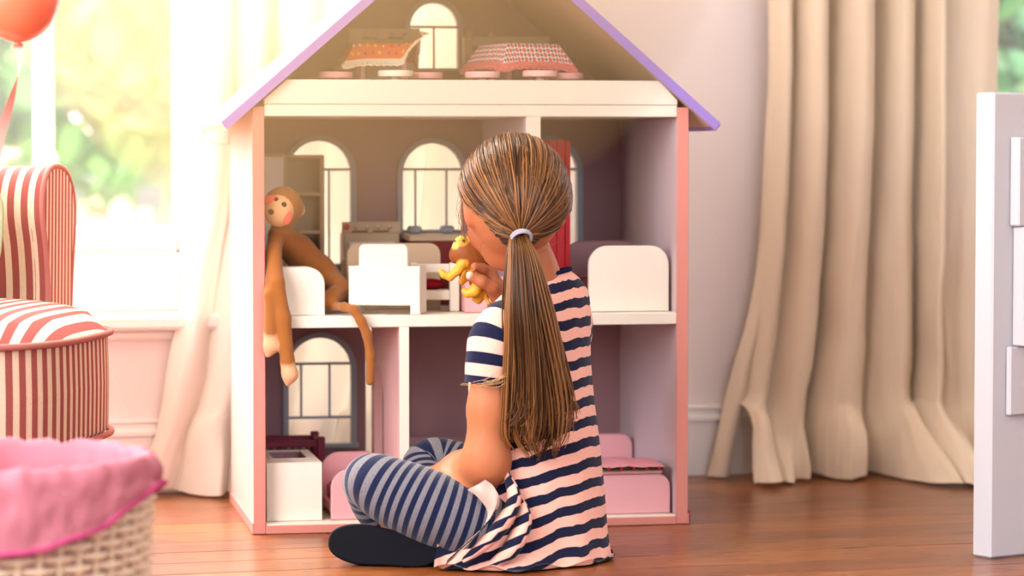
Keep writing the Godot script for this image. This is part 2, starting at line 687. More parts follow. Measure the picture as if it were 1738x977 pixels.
func materials() -> void:
	var plaster := noise_normal(0.05, 2.0)
	var brush := noise_normal(0.02, 3.0)
	var weave := noise_normal(0.25, 4.0, 256, 2)
	roughen(mat("wall_paint", Color(0.91, 0.865, 0.85), 0.75, 0.25), plaster, 6.0, 0.25)
	roughen(mat("white_trim", Color(0.93, 0.91, 0.89), 0.4), brush, 8.0, 0.1)
	mat("ceiling_paint", Color(0.93, 0.91, 0.88), 0.9, 0.1)
	var wood := wood_texture()
	for k in 6:
		var s: float = [1.0, 0.93, 1.05, 0.88, 1.0, 0.97][k]
		var m := mat("floor_wood_%d" % k, Color(s, s * [1.0, 0.97, 1.0, 0.95, 1.02, 1.0][k], s * 0.98), 0.33, 0.45)
		m.albedo_texture = wood
		m.uv1_scale = Vector3(0.8, 7.0, 1.0)
		m.uv1_offset = Vector3(0.17 * k, 0.31 * k, 0)
		m.clearcoat_enabled = true
		m.clearcoat = 0.22
		m.clearcoat_roughness = 0.22
	mat("dark_gap", Color(0.12, 0.07, 0.04), 0.9)
	# painted wood of the doll house
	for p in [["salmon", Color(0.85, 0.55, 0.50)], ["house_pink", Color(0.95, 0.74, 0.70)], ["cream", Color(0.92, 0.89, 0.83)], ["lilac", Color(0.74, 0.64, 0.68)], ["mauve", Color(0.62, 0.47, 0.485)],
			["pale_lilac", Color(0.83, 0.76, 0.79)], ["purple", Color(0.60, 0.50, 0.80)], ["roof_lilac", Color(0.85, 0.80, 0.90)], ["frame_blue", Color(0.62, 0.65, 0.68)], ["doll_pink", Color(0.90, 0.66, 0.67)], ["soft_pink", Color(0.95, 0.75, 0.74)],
			["deep_pink", Color(0.75, 0.36, 0.42)], ["maroon", Color(0.50, 0.16, 0.24)], ["red", Color(0.80, 0.13, 0.18)], ["tan", Color(0.78, 0.68, 0.56)], ["red_brown", Color(0.48, 0.14, 0.11)]]:
		roughen(mat(p[0], p[1], 0.5, 0.4), brush, 14.0, 0.22)
	mat("dark", Color(0.10, 0.08, 0.08), 0.8)
	var knob := mat("knob_metal", Color(0.85, 0.82, 0.78), 0.3)
	knob.metallic = 0.6
	var linen := roughen(mat("linen", Color(0.87, 0.80, 0.71), 0.9, 0.15), weave, 60.0, 0.25)
	linen.backlight_enabled = true
	linen.backlight = Color(0.35, 0.33, 0.30)
	linen.cull_mode = BaseMaterial3D.CULL_DISABLED
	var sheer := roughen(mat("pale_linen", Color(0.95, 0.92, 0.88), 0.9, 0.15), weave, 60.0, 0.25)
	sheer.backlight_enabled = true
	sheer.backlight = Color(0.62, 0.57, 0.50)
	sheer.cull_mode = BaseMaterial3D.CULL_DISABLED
	var glass := mat("window_glass", Color(0.95, 0.98, 1.0, 0.06), 0.02, 0.4)
	glass.transparency = BaseMaterial3D.TRANSPARENCY_ALPHA
	# cloths
	var t := mat("dress_stripes", Color.WHITE, 0.9, 0.15)
	t.albedo_texture = stripe_texture([[0.0, Color(0.93, 0.70, 0.63)], [0.53, Color(0.10, 0.11, 0.21)]], 0.06, 128, 64)
	t.rim_enabled = true
	t.rim = 0.25
	t.normal_enabled = true
	t.normal_texture = weave
	t.normal_scale = 0.25
	t.cull_mode = BaseMaterial3D.CULL_DISABLED
	t = mat("legging_stripes", Color.WHITE, 0.9, 0.15)
	t.albedo_texture = stripe_texture([[0.0, Color(0.44, 0.43, 0.45)], [0.5, Color(0.085, 0.11, 0.22)]], 0.1, 128, 32)
	t.rim_enabled = true
	t.rim = 0.35
	t = mat("chair_stripes", Color.WHITE, 0.9, 0.15)
	t.albedo_texture = stripe_texture([[0.0, Color(0.82, 0.73, 0.64)], [0.48, Color(0.58, 0.31, 0.29)]], 0.07, 128, 64)
	roughen(mat("chair_piping", Color(0.66, 0.41, 0.38), 0.9, 0.15), weave, 80.0, 0.3)
	roughen(mat("hem_inside", Color(0.74, 0.62, 0.58), 0.95, 0.1), weave, 90.0, 0.3)
	roughen(mat("shoe_cloth", Color(0.055, 0.06, 0.115), 0.85, 0.2), weave, 120.0, 0.4)
	roughen(mat("shoe_sole", Color(0.05, 0.055, 0.085), 0.8, 0.25), weave, 90.0, 0.3)
	var skin := tinted("skin", 0.5)
	skin.subsurf_scatter_enabled = true
	skin.subsurf_scatter_strength = 0.12
	skin.metallic_specular = 0.35
	var hair := tinted("hair", 0.36)
	hair.metallic_specular = 0.4
	var plush := roughen(tinted("plush", 0.95), weave, 50.0, 0.6)
	plush.rim_enabled = true
	plush.rim = 0.4
	tinted("toy_plastic", 0.45)
	roughen(mat("liner", Color(0.71, 0.44, 0.485), 0.95, 0.1), weave, 60.0, 0.3)
	M.liner.backlight_enabled = true
	M.liner.backlight = Color(0.25, 0.17, 0.2)
	M.liner.cull_mode = BaseMaterial3D.CULL_DISABLED
	mat("liner_binding", Color(0.70, 0.28, 0.45), 0.9, 0.1)
	mat("wicker", Color(0.86, 0.77, 0.66), 0.6)
	roughen(mat("desk_white", Color(0.74, 0.73, 0.745), 0.42), brush, 6.0, 0.08)
	roughen(mat("knit", Color(0.66, 0.68, 0.55), 0.95, 0.1), weave, 40.0, 1.0)
	mat("balloon", Color(0.90, 0.42, 0.30), 0.25, 0.5)
	mat("ribbon", Color(0.93, 0.62, 0.58), 0.5)
	M.ribbon.cull_mode = BaseMaterial3D.CULL_DISABLED
	var bark := noise_normal(0.08, 8.0)
	roughen(mat("bark", Color(0.36, 0.28, 0.22), 0.9, 0.1), bark, 4.0, 1.0)
	roughen(mat("lawn", Color(0.42, 0.50, 0.24), 0.95, 0.1), bark, 3.0, 0.6)
	var leaf := tinted("leaf", 0.5)
	leaf.backlight_enabled = true
	leaf.backlight = Color(0.6, 0.65, 0.3)
	leaf.cull_mode = BaseMaterial3D.CULL_DISABLED
	mat("fence_wood", Color(0.55, 0.45, 0.36), 0.8)


# =================================================================== the room
const WALL_LEFT := -1.95
const WALL_RIGHT := 2.3
const ROOM_DEEP := 6.2
const ROOM_HIGH := 2.6


# a wall of boxes round openings [x0, x1, y0, y1]; x runs along the wall, its room side is z = 0
func wall_with_openings(called: String, at: Transform3D, x0: float, x1: float, openings: Array) -> void:
	var w := structure(called, at)
	var m: Material = M.wall_paint
	var x := x0
	for o in openings:
		obj("wall_panel", bx(x, o[0], 0, ROOM_HIGH, -0.16, 0, 0.0004), m, w)
		obj("wall_panel", bx(o[0], o[1], 0, o[2], -0.16, 0, 0.0004), m, w)
		obj("wall_panel", bx(o[0], o[1], o[3], ROOM_HIGH, -0.16, 0, 0.0004), m, w)
		x = o[1]
	obj("wall_panel", bx(x, x1, 0, ROOM_HIGH, -0.16, 0, 0.0004), m, w)


# a window in an opening: casing, sashes with mullions, glass panes, sill
func window(called: String, at: Transform3D, o: Array, posts: Array, glass_from: float, casing := true) -> void:
	var w := structure(called, at)
	var m: Material = M.white_trim
	var f := 0.045
	var mb := mk()
	for q in [[o[0], o[0] + f, o[2], o[3]], [o[1] - f, o[1], o[2], o[3]], [o[0] + f, o[1] - f, o[3] - f, o[3]]]:
		mb.box(Vector3((q[0] + q[1]) / 2, (q[2] + q[3]) / 2, -0.09), Vector3(q[1] - q[0], q[3] - q[2], 0.10), 0.004)
	obj("window_frame", mb, m, w)
	# bottom: a boarded rail with a stepped face
	mb = mk()
	mb.box(Vector3((o[0] + o[1]) / 2, (o[2] + glass_from - 0.045) / 2, -0.09), Vector3(o[1] - o[0] - 2 * f, glass_from - 0.045 - o[2], 0.09), 0.004)
	obj("window_rail", mb, m, w)
	obj("window_rail", bx(o[0] + f, o[1] - f, glass_from - 0.045, glass_from, -0.115, -0.055, 0.005), m, w)
	var edges := [o[0] + f]
	for p in posts:
		obj("mullion", bx(p[0], p[1], glass_from, o[3] - f, -0.115, -0.055, 0.005), m, w)
		edges.append(p[0])
		edges.append(p[1])
	edges.append(o[1] - f)
	for k in range(0, edges.size(), 2):
		obj("pane", bx(edges[k], edges[k + 1], glass_from, o[3] - f, -0.088, -0.084, 0.0002), M.window_glass, w)
	if casing:
		mb = mk()
		for q in [[o[0] - 0.07, o[0] + 0.005, o[2], o[3]], [o[1] - 0.005, o[1] + 0.07, o[2], o[3]], [o[0] - 0.07, o[1] + 0.07, o[3] - 0.005, o[3] + 0.08]]:
			mb.box(Vector3((q[0] + q[1]) / 2, (q[2] + q[3]) / 2, 0.01), Vector3(q[1] - q[0], q[3] - q[2], 0.022), 0.004)
		obj("casing", mb, m, w)
	obj("window_sill", bx(o[0] - 0.09, o[1] + 0.09, o[2] - 0.026, o[2] + 0.001, -0.05, 0.045, 0.006), m, w)
	obj("apron", bx(o[0] - 0.08, o[1] + 0.08, o[2] - 0.044, o[2] - 0.026, -0.02, 0.014, 0.005), m, w)


func build_room() -> void:
	# floor: boards that run along the back wall, each a piece of its own on a dark sub-floor
	var fl := structure("floor", wall_frame)
	obj("subfloor", bx(WALL_LEFT - 0.16, WALL_RIGHT + 0.16, -0.12, -0.012, -0.16, ROOM_DEEP + 0.16), M.dark_gap, fl)
	var wide := 0.105
	var shapes := {}
	var r := RandomNumberGenerator.new()
	r.seed = 4
	var row := 0
	var z := 0.0
	while z < ROOM_DEEP:
		var x := WALL_LEFT
		var first := true
		while x < WALL_RIGHT - 0.01:
			var long: float = [1.2, 1.65, 2.1][r.randi() % 3]
			if first: long = [0.6, 1.05, 1.5, 0.9][r.randi() % 4]
			first = false
			if WALL_RIGHT - x - long < 0.4: long = WALL_RIGHT - x
			long = snappedf(long, 0.01)
			var kind := r.randi() % 4
			var key := "%.2f/%d" % [long, kind]
			if not shapes.has(key):
				var mb := bx(0, long - 0.0012, -0.014, 0.0, 0.0008, wide - 0.0008, 0.0011)
				for k in mb.uv.size():
					mb.uv[k] += Vector2(kind * 0.83, kind * 0.029)
				shapes[key] = mb.mesh()
			var b := MeshInstance3D.new()
			b.name = "floor_board"
			b.mesh = shapes[key]
			b.material_override = M["floor_wood_%d" % (r.randi() % 6)]
			b.position = Vector3(x, r.randf_range(-0.0005, 0.0), z)
			fl.add_child(b, true)
			x += long
		z += wide
		row += 1
	var left := Transform3D(Basis(Vector3.UP, PI / 2), Vector3(WALL_LEFT, 0, 0))
	var right := Transform3D(Basis(Vector3.UP, -PI / 2), Vector3(WALL_RIGHT, 0, ROOM_DEEP))
	var front := Transform3D(Basis(Vector3.UP, PI), Vector3(0, 0, ROOM_DEEP))
	var big := [-1.52, -0.53, 0.303, 2.1]
	var tall := [-0.46, 0.06, 0.05, 2.1]                 # a glazed door behind the pale curtain
	var other := [0.74, 1.95, 0.303, 2.1]
	var side := [-3.40, -1.30, 0.40, 2.25]
	var behind := [-1.9, 1.3, 0.6, 2.4]
	wall_with_openings("wall_back", wall_frame, WALL_LEFT - 0.16, WALL_RIGHT + 0.16, [big, tall, other])
	wall_with_openings("wall_left", wall_frame * left, -ROOM_DEEP, 0, [side])
	wall_with_openings("wall_right", wall_frame * right, -ROOM_DEEP, 0, [])
	wall_with_openings("wall_front", wall_frame * front, -WALL_RIGHT - 0.16, -WALL_LEFT + 0.16, [behind])
	window("window_1", wall_frame, big, [[-0.817, -0.785]], 0.449)
	window("window_5", wall_frame, tall, [[-0.21, -0.19]], 0.13, false)
	window("window_2", wall_frame, other, [[1.34, 1.372]], 0.449)
	window("window_3", wall_frame * left, side, [[-2.37, -2.33]], 0.55)
	window("window_4", wall_frame * front, behind, [[-0.9, -0.86], [0.26, 0.3]], 0.75)
	var c := structure("ceiling", wall_frame)
	obj("ceiling_board", bx(WALL_LEFT - 0.16, WALL_RIGHT + 0.16, ROOM_HIGH, ROOM_HIGH + 0.2, -0.16, ROOM_DEEP + 0.16), M.ceiling_paint, c)
	# skirting: tall flat board with a moulded cap
	for q in [["baseboard_back", wall_frame, WALL_LEFT, WALL_RIGHT], ["baseboard_left", wall_frame * left, -ROOM_DEEP, 0.0], ["baseboard_right", wall_frame * right, -ROOM_DEEP, 0.0]]:
		var b := structure(q[0], q[1])
		var inset := 0.0 if q[0] == "baseboard_back" else 0.03
		obj("board", bx(q[2] + inset, q[3] - inset, 0.0, 0.098, 0.0, 0.016, 0.002), M.white_trim, b)
		var prof := [Vector2(0, 0.098), Vector2(0.020, 0.098), Vector2(0.020, 0.105), Vector2(0.0135, 0.109), Vector2(0.013, 0.117), Vector2(0.017, 0.121), Vector2(0.010, 0.1245), Vector2(0, 0.125)]
		var turn := Transform3D(Basis(Vector3(0, 0, 1), Vector3(0, 1, 0), Vector3(-1, 0, 0)), Vector3(q[3] - inset, 0, 0))
		obj("moulding", mk().prism(prof, 0.0, q[3] - q[2] - 2 * inset, 0.0, turn), M.white_trim, b)


# =================================================================== outside
func foliage(parent: Node3D, center: Vector3, r: Vector3, count: int, size: float, tints: Array, seed_number: int) -> void:
	var leaf := mk()
	var rows := []
	for i in 5:
		var t := i / 4.0
		var w := sin(PI * (0.06 + 0.9 * t)) * 0.30
		rows.append(PackedVector3Array([Vector3(w, t - 0.5, 0.10 * w), Vector3(0, t - 0.5, -0.08 + 0.25 * (t - 0.5) * (t - 0.5)), Vector3(-w, t - 0.5, 0.10 * w)]))
	leaf.grid(rows, [])
	var mm := MultiMesh.new()
	mm.transform_format = MultiMesh.TRANSFORM_3D
	mm.use_colors = true
	var me := leaf.mesh()
	me.surface_set_material(0, M.leaf)
	mm.mesh = me
	mm.instance_count = count
	var q := RandomNumberGenerator.new()
	q.seed = seed_number
	var clumps := []
	for k in 26:
		var d := Vector3(q.randfn(), q.randfn(), q.randfn()).normalized() * pow(q.randf(), 0.4)
		clumps.append([center + d * r * 0.85, q.randf_range(0.22, 0.45), tints[q.randi() % tints.size()]])
	for k in count:
		var cl: Array = clumps[q.randi() % clumps.size()]
		var d := Vector3(q.randfn(), q.randfn(), q.randfn()).normalized() * pow(q.randf(), 0.4)
		var s := size * q.randf_range(0.7, 1.4)
		var b := Basis(Vector3(q.randfn(), q.randfn(), q.randfn()).normalized(), q.randf() * TAU).scaled(Vector3.ONE * s)
		mm.set_instance_transform(k, Transform3D(b, cl[0] + d * r * cl[1]))
		var g := q.randf_range(0.8, 1.2)
		mm.set_instance_color(k, Color(cl[2].r * g, cl[2].g * g, cl[2].b * g))
	var o := MultiMeshInstance3D.new()
	o.name = "foliage"
	o.multimesh = mm
	o.set_meta("kind", "stuff")
	parent.add_child(o, true)


func tree(called: String, label: String, category: String, at: Vector3, crown: Vector3, r: Vector3, count: int, size: float, tints: Array, trunk: float, seed_number: int) -> void:
	var t := thing(called, label, category, Transform3D(Basis.IDENTITY, at), "")
	var q := RandomNumberGenerator.new()
	q.seed = seed_number
	var top := crown + Vector3(0, r.y * 0.4, 0)
	obj("trunk", mk().tube(smooth_path([Vector3(0, -0.1, 0), Vector3(0.04, crown.y * 0.4, 0.03), crown + Vector3(0, -r.y * 0.3, 0), top], 4), smooth_values([trunk * 1.3, trunk, trunk * 0.8, trunk * 0.3], 4), 10), M.bark, t)
	for k in 5:
		var a := TAU * k / 5.0 + q.randf()
		var from := Vector3(0.03, crown.y * q.randf_range(0.5, 0.85), 0.02)
		var to := crown + Vector3(cos(a) * r.x, q.randf_range(-0.2, 0.6) * r.y, sin(a) * r.z) * 0.75
		obj("branch", mk().tube(smooth_path([from, from.lerp(to, 0.5) + Vector3(0, 0.12, 0), to], 4), [trunk * 0.5, trunk * 0.45, trunk * 0.4, trunk * 0.35, trunk * 0.3, trunk * 0.25, trunk * 0.2, trunk * 0.16, trunk * 0.1], 6), M.bark, t)
	foliage(t, crown, r, count, size, tints, seed_number)


func build_garden() -> void:
	var ground := obj("ground", bx(-14, 14, -0.5, -0.25, -26, -0.2), M.lawn)
	ground.transform = wall_frame
	ground.set_meta("kind", "structure")
	var lime := [Color(0.30, 0.52, 0.12), Color(0.45, 0.60, 0.18), Color(0.22, 0.42, 0.10), Color(0.58, 0.64, 0.30)]
	var dry := [Color(0.50, 0.38, 0.22), Color(0.44, 0.42, 0.18), Color(0.55, 0.45, 0.30)]
	var deep := [Color(0.16, 0.30, 0.12), Color(0.24, 0.38, 0.16), Color(0.34, 0.45, 0.25)]
	tree("garden_tree", "bright lime green leafy tree filling the left window behind the armchair", "tree", Vector3(-1.75, -0.25, -8.4), Vector3(0.1, 1.5, 0), Vector3(1.0, 1.0, 0.7), 2600, 0.13, lime, 0.05, 31)
	tree("garden_tree", "small yellow-green tree seen beside the glare at the window's right end", "tree", Vector3(-1.05, -0.25, -9.6), Vector3(0, 1.25, 0), Vector3(0.5, 0.8, 0.5), 700, 0.12, lime, 0.04, 32)
	tree("garden_shrub", "low brownish shrub at the foot of the lime tree, above the window rail", "shrub", Vector3(-1.35, -0.25, -7.4), Vector3(0, 0.5, 0), Vector3(0.6, 0.40, 0.4), 800, 0.09, dry, 0.03, 33)
	tree("garden_tree", "dark-trunked tree behind the white drawer unit in the right window", "tree", Vector3(1.62, -0.25, -8.8), Vector3(0, 1.35, 0), Vector3(0.6, 0.7, 0.5), 420, 0.10, deep, 0.06, 34)
	tree("garden_shrub", "blue-green shrub in the right window behind the dark-trunked tree", "shrub", Vector3(1.9, -0.25, -10.4), Vector3(0, 0.9, 0), Vector3(0.9, 0.6, 0.5), 600, 0.11, deep, 0.03, 35)


# =================================================================== curtains
func curtain(label: String, x0: float, x1: float, low0: float, low1: float, folds: Array, depth: float, m: Material, off: float, puddle: float, seed_number: int, flap := false) -> void:
	var t := thing("curtain", label, "curtain", wall_frame, "")
	var q := FastNoiseLite.new()
	q.seed = seed_number
	q.frequency = 1.6
	var top := 2.3
	var ys := []
	for i in 15:
		ys.append(lerpf(top, 0.5, i / 15.0))
	for i in 27:
		ys.append(lerpf(0.5, 0.004, i / 26.0))
	var C := 150
	var rows := []
	var uvs := []
	ys.reverse()
	for y in ys:
		var row := PackedVector3Array()
		var ur := PackedVector2Array()
		var h := clampf(1.0 - y / 0.62, 0.0, 1.0)      # how far into the flared foot
		var foot := smoothstep(0.0, 1.0, 1.0 - y / 0.15)  # the crumpled part on the floor
		for j in C + 1:
			var u := float(j) / C
			var x := lerpf(lerpf(x0, low0, pow(h, 1.6)), lerpf(x1, low1, pow(h, 1.6)), u)
			var f := 0.0
			for k in folds.size() - 1:                   # each fold its own width and depth
				var a: float = folds[k][0]
				var b: float = folds[k + 1][0]
				if u >= a and u <= b:
					var s := sin(PI * (u - a) / (b - a))
					f = pow(s, 0.75) * folds[k][1]
			var wob := q.get_noise_2d(u * 1.4, y * 0.35) * 0.02 + q.get_noise_2d(u * 4.0 + 20.0, y * 0.8) * 0.006 * (1.0 + h)
			var z := off + depth * f * (1.0 - 0.35 * h * (0.5 + 0.5 * sin(u * 17.0))) + wob
			z += pow(foot, 1.6) * puddle * (0.85 + 0.6 * sin(u * 9.0 + seed_number) + 1.2 * q.get_noise_2d(u * 3.0, 9.0)) * (1.0 + 0.35 * sin(foot * 5.0 + u * 13.0))
			z = maxf(z, 0.022)
			var yy: float = y + foot * (1.0 - foot) * 0.075 * (1.0 + sin(u * 19.0 + seed_number)) + foot * 0.004 * (1.0 + sin(u * 33.0))
			row.append(Vector3(x + q.get_noise_2d(u * 2.0, y * 1.5 + 40.0) * 0.015 * (0.3 + h), yy, z))
			ur.append(Vector2(u, y))
		rows.append(row)
		uvs.append(ur)
	obj("fabric", mk().grid(rows, uvs), m, t)
	var cuff := mk()
	var edge := []
	for i in rows.size():
		edge.append(rows[i][0])
	cuff.tube(edge, [0.003], 6)
	obj("side_hem", cuff, m, t)
	if flap:                                             # the doubled edge that swings out to the left at the foot
		var spine := smooth_path([Vector3(x0 + 0.004, 2.3, off), Vector3(x0 + 0.003, 0.9, off + 0.01), Vector3(0.448, 0.635, off), Vector3(0.432, 0.36, off - 0.005), Vector3(0.385, 0.17, off - 0.01), Vector3(0.345, 0.004, off - 0.01)], 8)
		rows = []
		for i in spine.size():
			var s := clampf(1.0 - spine[i].y / 0.75, 0.0, 1.0)
			var w := lerpf(0.010, 0.038, s)
			var row := PackedVector3Array()
			for j in 9:
				var u := j / 8.0
				row.append(spine[i] + Vector3(u * w, 0.0, 0.016 * sin(PI * u) + 0.012 * s * u + 0.003 * sin(spine[i].y * 31.0 + u * 3.0) * s))
			rows.append(row)
		rows.reverse()
		obj("side_band", mk().grid(rows, []), m, t)


func build_curtains() -> void:
	var rod := thing("curtain_rod", "long white curtain rod above the windows on the back wall", "curtain rod", wall_frame * Transform3D(Basis.IDENTITY, Vector3(0, 2.32, 0.09)))
	obj("pole", mk().tube([Vector3(-1.7, 0, 0), Vector3(2.1, 0, 0)], [0.014], 12), M.white_trim, rod)
	for x in [-1.6, 0.2, 2.0]:
		obj("bracket", bx(x - 0.01, x + 0.01, -0.03, 0.015, -0.09, 0.005), M.white_trim, rod)
	curtain("pale sunlit curtain reaching the floor between the left window and the doll house", -0.55, 0.10, -0.66, 0.04,
		[[0.0, 0.6], [0.09, 1.0], [0.2, 0.7], [0.33, 1.0], [0.46, 0.8], [0.6, 1.0], [0.74, 0.7], [0.87, 0.9], [1.0, 0.0]], 0.058, M.pale_linen, 0.030, 0.028, 5)
	curtain("beige linen curtain hanging in deep folds to the floor beside the white drawer unit", 0.452, 0.88, 0.385, 0.90,
		[[0.0, 0.5], [0.09, 0.8], [0.24, 1.0], [0.455, 0.75], [0.64, 1.0], [0.735, 0.45], [1.06, 0.0]], 0.095, M.linen, 0.06, 0.10, 8, true)


# =================================================================== the doll house
func arch_window(parent: Node3D, x: float, w: float, y0: float, y1: float, bar_y: Array, bar_x: Array) -> void:
	var m: Material = M.frame_blue
	var o := Node3D.new()
	o.name = "arched_window"
	parent.add_child(o, true)
	var outer := arch(x, w + 0.018, y0 - 0.008, y1 + 0.009)
	var inner := arch(x, w, y0, y1)
	var ring := []                                     # a U turned over: outer edge up, inner edge back
	for k in range(1, outer.size()): ring.append(outer[k])
	ring.append(outer[0])
	ring.append(inner[0])
	for k in range(inner.size() - 1, 0, -1): ring.append(inner[k])
	obj("window_frame", mk().prism(ring, -HOUSE_DEPTH - 0.004, -HOUSE_DEPTH + 0.010), m, o)
	obj("window_ledge", bx(x - w / 2 - 0.012, x + w / 2 + 0.012, y0 - 0.008, y0, -HOUSE_DEPTH - 0.004, -HOUSE_DEPTH + 0.014, 0.001), m, o)
	for y in bar_y:
		obj("glazing_bar", bx(x - w / 2, x + w / 2, y - 0.0022, y + 0.0022, -HOUSE_DEPTH - 0.002, -HOUSE_DEPTH + 0.003, 0.0008), m, o)
	for b in bar_x:
		obj("glazing_bar", bx(b[0] - 0.0018, b[0] + 0.0018, b[1], b[2], -HOUSE_DEPTH - 0.002, -HOUSE_DEPTH + 0.003, 0.0008), m, o)


func build_doll_house() -> void:
	var t := thing("doll_house", "tall pink wooden doll house with lilac roof and open front behind the seated girl", "doll house", house_frame)
	var D := HOUSE_DEPTH
	# back panel cut by the arched windows
	var back := CSGPolygon3D.new()
	back.name = "back_panel"
	var outline := PackedVector2Array([Vector2(-0.336, 0), Vector2(0.336, 0), Vector2(0.336, 0.6440), Vector2(0.0, 0.9370), Vector2(-0.336, 0.6440)])
	back.polygon = outline
	back.depth = 0.009
	back.position = Vector3(0, 0, -D)
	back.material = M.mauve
	var spots := [[-0.1905, 0.104, 0.392, 0.594], [-0.002, 0.100, 0.447, 0.590], [0.1905, 0.104, 0.392, 0.594], [0.0007, 0.080, 0.714, 0.821], [-0.1905, 0.104, 0.095, 0.270]]
	for s in spots:
		var hole := CSGPolygon3D.new()
		hole.name = "opening"
		hole.polygon = PackedVector2Array(arch(s[0], s[1], s[2], s[3]))
		hole.depth = 0.05
		hole.position = Vector3(0, 0, 0.02)
		hole.operation = CSGShape3D.OPERATION_SUBTRACTION
		hole.material = M.mauve
		back.add_child(hole, true)
	var slot := CSGPolygon3D.new()                       # a gap beside the lower partition lets the daylight behind through
	slot.name = "opening"
	slot.polygon = PackedVector2Array([Vector2(-0.1135, 0.016), Vector2(-0.085, 0.016), Vector2(-0.085, 0.300), Vector2(-0.1135, 0.300)])
	slot.depth = 0.05
	slot.position = Vector3(0, 0, 0.02)
	slot.operation = CSGShape3D.OPERATION_SUBTRACTION
	slot.material = M.mauve
	back.add_child(slot, true)
	t.add_child(back, true)
	arch_window(t, -0.1905, 0.104, 0.392, 0.594, [0.547], [[-0.207, 0.392, 0.547], [-0.174, 0.392, 0.547]])
	arch_window(t, -0.002, 0.100, 0.447, 0.590, [0.547], [[-0.030, 0.447, 0.547], [0.022, 0.447, 0.547]])
	arch_window(t, 0.1905, 0.104, 0.392, 0.594, [0.547], [[0.174, 0.392, 0.547], [0.207, 0.392, 0.547]])
	arch_window(t, 0.0007, 0.080, 0.714, 0.821, [0.782], [[0.0012, 0.714, 0.782]])
	arch_window(t, -0.1905, 0.104, 0.095, 0.270, [0.227, 0.138], [[-0.221, 0.138, 0.227], [-0.174, 0.138, 0.227]])
	# sides: pink boards with a salmon front edge and a pale lining
	for s in [-1.0, 1.0]:
		obj("side_panel", bx(minf(s * 0.336, s * 0.320), maxf(s * 0.336, s * 0.320), 0.0, 0.640, -D - 0.009, -0.004, 0.001), M.house_pink, t)
		obj("edge_strip", bx(minf(s * 0.3365, s * 0.318), maxf(s * 0.3365, s * 0.318), 0.0, 0.6445, -0.004, 0.001, 0.0012), M.salmon, t)
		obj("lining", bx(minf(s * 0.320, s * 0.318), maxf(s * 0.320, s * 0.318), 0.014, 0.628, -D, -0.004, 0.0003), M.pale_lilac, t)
		obj("skirting_strip", bx(minf(s * 0.3385, s * 0.336), maxf(s * 0.3385, s * 0.336), 0.0, 0.017, -D - 0.009, 0.001, 0.0008), M.salmon, t)
	# floors
	obj("bottom_floor", bx(-0.318, 0.318, 0.003, 0.0145, -D, -0.003, 0.0008), M.cream, t)
	obj("front_lip", bx(-0.318, 0.318, 0.0, 0.0125, -0.003, 0.002, 0.001), M.salmon, t)
	obj("corner_block", bx(0.3345, 0.341, 0.001, 0.021, -0.012, -0.001, 0.001), M.maroon, t)
	obj("middle_floor", bx(-0.318, 0.318, 0.3105, 0.3285, -D, 0.0, 0.0012), M.cream, t)
	obj("attic_floor", bx(-0.318, 0.318, 0.6295, 0.6475, -D, 0.0, 0.0012), M.cream, t)
	obj("attic_lip", mk().prism([Vector2(-0.3185, 0.6478), Vector2(0.3185, 0.6478), Vector2(0.3185, 0.6555), Vector2(0.290, 0.6852), Vector2(-0.284, 0.6848), Vector2(-0.3185, 0.6555)], -0.012, 0.001, 0.001), M.cream, t)
	# room walls
	obj("partition", bx(0.0815, 0.1035, 0.3285, 0.6295, -D, 0.0, 0.001), M.pale_lilac, t)
	obj("partition_edge", bx(0.0812, 0.1038, 0.3286, 0.6294, 0.0, 0.0015, 0.0006), M.cream, t)
	var lower := CSGPolygon3D.new()
	lower.name = "partition"
	# seen from the left room: runs back from the front edge, stops short of the back panel, and has an arched doorway
	lower.polygon = PackedVector2Array([Vector2(0, 0.0145), Vector2(D - 0.075, 0.0145), Vector2(D - 0.075, 0.3105), Vector2(0, 0.3105)])
	lower.depth = 0.0135
	lower.material = M.soft_pink
	lower.transform = Transform3D(Basis(Vector3.UP, PI / 2), Vector3(-0.1135, 0, 0))
	var door := CSGPolygon3D.new()
	door.name = "doorway"
	door.polygon = PackedVector2Array(arch(0.235, 0.11, 0.0, 0.235))
	door.depth = 0.06
	door.position = Vector3(0, 0, 0.03)
	door.operation = CSGShape3D.OPERATION_SUBTRACTION
	door.material = M.soft_pink
	lower.add_child(door, true)
	t.add_child(lower, true)
	lower.transform.origin = Vector3(-0.1005, 0, 0)
	obj("partition_edge", bx(-0.1145, -0.0995, 0.0146, 0.3104, 0.0, 0.0015, 0.0006), M.cream, t)
	# roof
	var slope := 0.872
	var n := Vector2(slope, 1).normalized()
	for s in [-1.0, 1.0]:
		var tip := Vector2(0.374, 0.938 - slope * 0.374)
		var poly := [Vector2(0, 0.938), tip, tip + n * 0.0105, Vector2(0, 0.938 + 0.0105 / n.y)]
		var edge := [Vector2(0, 0.9375), tip + Vector2(0.0008, -0.0008), tip + Vector2(0.0008, 0) + n * 0.0113, Vector2(0, 0.938 + 0.0113 / n.y)]
		var cap := [tip - Vector2(0.004, -0.0035) - n * 0.0005, tip + Vector2(0.003, -0.003) - n * 0.0005, tip + Vector2(0.003, -0.003) + n * 0.0113, tip - Vector2(0.004, -0.0035) + n * 0.0113]
		for p in [poly, edge, cap]:
			if s < 0:
				for k in p.size(): p[k] = Vector2(-p[k].x, p[k].y)
			else:
				p.reverse()
		obj("roof_panel", mk().prism(poly, -D - 0.035, 0.008, 0.0008), M.roof_lilac, t)
		obj("roof_edge", mk().prism(edge, 0.008, 0.0125, 0.001), M.purple, t)
		obj("eave_strip", mk().prism(cap, -D - 0.036, 0.006, 0.0008), M.cream if s < 0 else M.purple, t)
